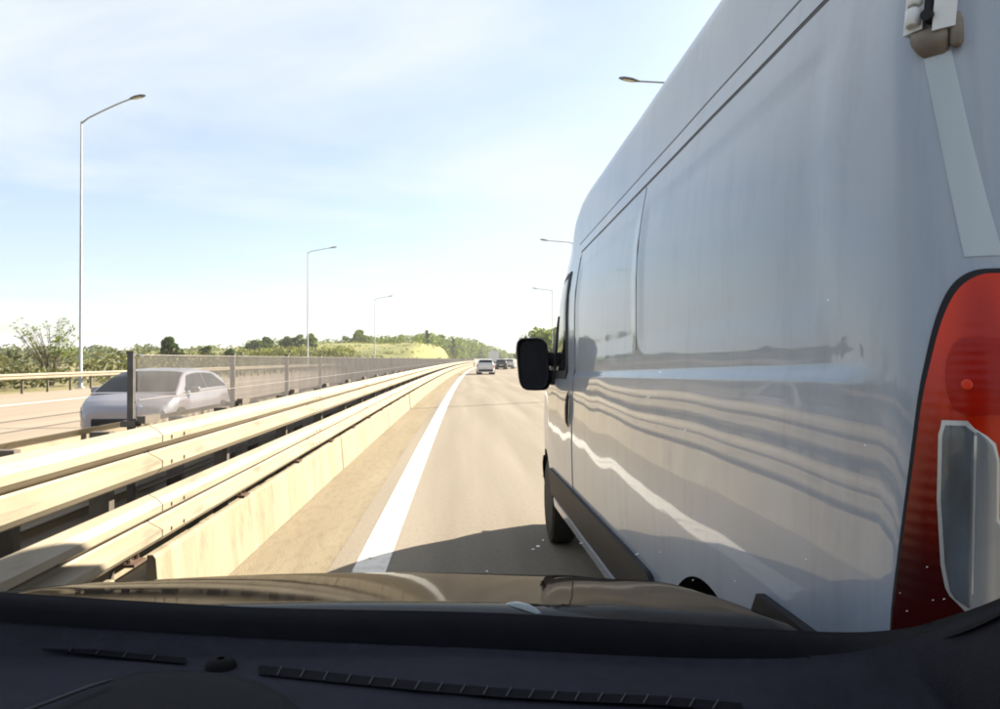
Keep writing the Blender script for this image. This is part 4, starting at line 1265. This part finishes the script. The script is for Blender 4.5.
# bonnet with a crown and rolled edges
HY = [1.02, 1.05, 1.08, 1.10, 1.13, 1.18, 1.30, 1.42, 1.52, 1.62, 1.72, 1.82, 1.92, 2.00, 2.05, 2.07]
HZ_ = [1.130, 1.1385, 1.140, 1.1385, 1.133, 1.124, 1.102, 1.079, 1.058, 1.033, 1.000, .960, .91, .86, .79, .68]
mb = MB(); rws = []
for y, z in zip(HY, HZ_):
    row = []
    for i in range(45):
        f = -1 + 2 * i / 44
        xw = .80 + .065 * (1 - ((y - 1.02) / 1.05) ** 2)
        x = -.285 + f * xw
        d = .042 * abs(f) ** 2 + .055 * sstep(.86, 1.0, abs(f)) ** 1.5 + (.16 * sstep(.97, 1.0, abs(f)))
        crease = .003 * math.exp(-((abs(f) - .62) / .05) ** 2)
        row.append(loc((x, y, z - d + crease * sstep(1.05, 1.15, y))))
    rws.append(row)
mb.grid(rws, flip=True)
mb.build('bonnet', M['hood'], me_car, smooth=True)
# washer jets on the bonnet: angled pods, paled and shaped after a patch of sky reflection
for X in (-.62, .085):
    mb = MB(); rws = []
    for f in [k / 8 for k in range(9)]:
        w = .013 * math.sin(math.pi * (.06 + .88 * f)) ** .5; hh = .011 * math.sin(math.pi * (.05 + .9 * f)) ** .6
        yy = 1.115 - .052 * f; xx = X - .016 + .045 * f
        rws.append([loc((xx + w * math.cos(q), yy, lerp(yy, HY, HZ_) - .012 + hh * math.sin(q))) for q in [math.pi * k / 8 for k in range(9)]])
    mb.grid(rws); mb.build('washer_jet', M['jet'], me_car, smooth=True)
# front wings, pillars, roof, doors: the rest of the shell
for sg, xe in ((-1, -1.15), (1, .575)):
    mb = MB()
    rws = []
    for y in (1.0, 1.3, 1.6, 1.85, 2.0):
        z = lerp(y, HY, HZ_) - .24
        rws.append([loc((xe - sg * .01, y, z)), loc((xe + sg * .01, y, z - .1)), loc((xe + sg * .015, y, .55)), loc((xe - sg * .01, y, .3))])
    mb.grid(rws); mb.build('front_wing', M['hood'], me_car, smooth=True)
    mb = MB()
    x1 = xe - sg * .11 if sg < 0 else .50
    if sg > 0:
        e1, e2 = (U_[-1] + L_[-1]) / 2, U_[-1] + (U_[-1] - U_[-6])
        mb.tube([loc(e1), loc(e2 + Vector((.02, 0, 0))), loc((x1, -.02, 1.70))], [.03, .035, .04], 8)
    else:
        mb.tube([loc((xe - sg * .03, .98, 1.05)), loc((x1, .60, 1.36)), loc((x1, .30, 1.56)), loc((x1 - sg * .03, -.02, 1.70))], [.04, .035, .035, .04], 8)
    mb.build('windscreen_pillar', M['lining'], me_car, smooth=True)
    mb = MB()
    mb.grid([[loc((xe, y, z)) for z in (.3, .6, .9, 1.10)] for y in (1.0, .4, -.3, -1.6)])
    mb.build('door_panel', M['dash_dark'], me_car)
    mb = MB()
    mb.grid([[loc((xe + (x1 - xe) * f, y, 1.10 + .58 * f)) for f in (0, 1)] for y in (-.35, -.50)])
    mb.build('side_pillar', M['lining'], me_car)
mb = MB()
mb.grid([[loc((x, y, z - .05 * ((x + .285) / .8) ** 2)) for x in (-1.05, -.7, -.285, .15, .50)] for y, z in ((-.02, 1.70), (-.2, 1.75), (-.7, 1.77), (-1.6, 1.74))])
mb.build('roof_lining', M['lining'], me_car, smooth=True)
mb = MB()
mb.grid([[loc((x, -1.6, z)) for x in (-1.1, .5)] for z in (.3, 1.7)])
mb.build('rear_bulkhead', M['dash_dark'], me_car)
# windscreen pane: raked, gently curved
G0, G1 = (1.015, 1.12), (-.02, 1.70)
def glass_pt(x, f):
    b = .05 * ((x + .285) / .8) ** 2
    return (x, G0[0] + (G1[0] - G0[0]) * f - b, G0[1] + (G1[1] - G0[1]) * f + .035 * math.sin(math.pi * f))
mb = MB()
mb.grid([[loc(glass_pt(-1.06 + 1.54 * i / 12, f)) for i in range(13)] for f in [j / 8 for j in range(9)]])
mb.build('windscreen', M['glass'], me_car, smooth=True)
# dried specks on the glass
rng = random.Random(3)
mb = MB()
def speck(px, py, w, h, rot=0.0):
    a, b = ray(px, py)
    lo_, hi_ = 0.0, 1.2
    for _ in range(40):
        y = (lo_ + hi_) / 2
        x = a * y; z = CAM_H + b * y
        bow = .05 * ((x + .285) / .8) ** 2
        f = (y + bow - G0[0]) / (G1[0] - G0[0])
        if z < G0[1] + (G1[1] - G0[1]) * f + .035 * math.sin(math.pi * min(1, max(0, f))): lo_ = y
        else: hi_ = y
    y -= .002
    s = y / F_PX / 2
    c = Vector((a * y, y, CAM_H + b * y))
    ex = Vector((1, 0, 0)) * w * s; ez = Vector((0, -.62, .5)).normalized() * h * s * 1.3
    ex, ez = ex * math.cos(rot) + ez * (w / max(h, .1)) * math.sin(rot), ez * math.cos(rot) - ex * (h / max(w, .1)) * math.sin(rot)
    n_ = 7
    mb.add([loc(c + ex * math.cos(2 * math.pi * k / n_) * rng.uniform(.7, 1.1) + ez * math.sin(2 * math.pi * k / n_) * rng.uniform(.7, 1.1)) for k in range(n_)], [tuple(range(n_))])
for q in ((27, 325, 3.5, 4), (141, 355, 3, 3), (141, 406, 3.5, 4), (660, 372, 4, 3.5), (648, 397, 3, 3), (685, 430, 2.5, 2.5), (538, 546, 5, 3), (533, 549, 3, 2), (543, 540, 2, 2),
          (637, 554, 5, 1.5, .7), (660, 552, 1.5, 1.5), (581, 543, 4, 1.3, .5), (735, 581, 1.8, 1.8), (693, 580, 1.5, 1.5), (806, 559, 2, 2), (865, 445, 2, 2), (907, 611, 2.2, 2), (933, 600, 2.2, 2), (944, 599, 2.5, 2.5), (927, 567, 2, 2),
          (927, 626, 8, 2, .35), (900, 593, 1.5, 1.5), (828, 300, 1.5, 3), (102, 357, 4, 1.4, -.6), (119, 361, 2, 1.6), (487, 571, 2.5, 2.2)):
    speck(*q)
o = mb.build('dust_speck', M['speck'], me_car); o["kind"] = "stuff"

# ------------------------------------------------------------------ the light haze in the air
mb = MB(); mb.box(-700, 500, -120, 1500, -1.2, 24)
hz = mb.build('haze', None)
hm = bpy.data.materials.new('haze_air'); hm.use_nodes = True
hm.node_tree.nodes.clear()
pv = hm.node_tree.nodes.new("ShaderNodeVolumePrincipled")
pv.inputs["Color"].default_value = (0.94, 0.96, 1.0, 1)
pv.inputs["Density"].default_value = 0.00032
ho = hm.node_tree.nodes.new("ShaderNodeOutputMaterial")
hm.node_tree.links.new(pv.outputs[0], ho.inputs["Volume"])
hz.data.materials.clear(); hz.data.materials.append(hm)
tag(hz, 'thin pale haze over the road', 'haze', kind='stuff')
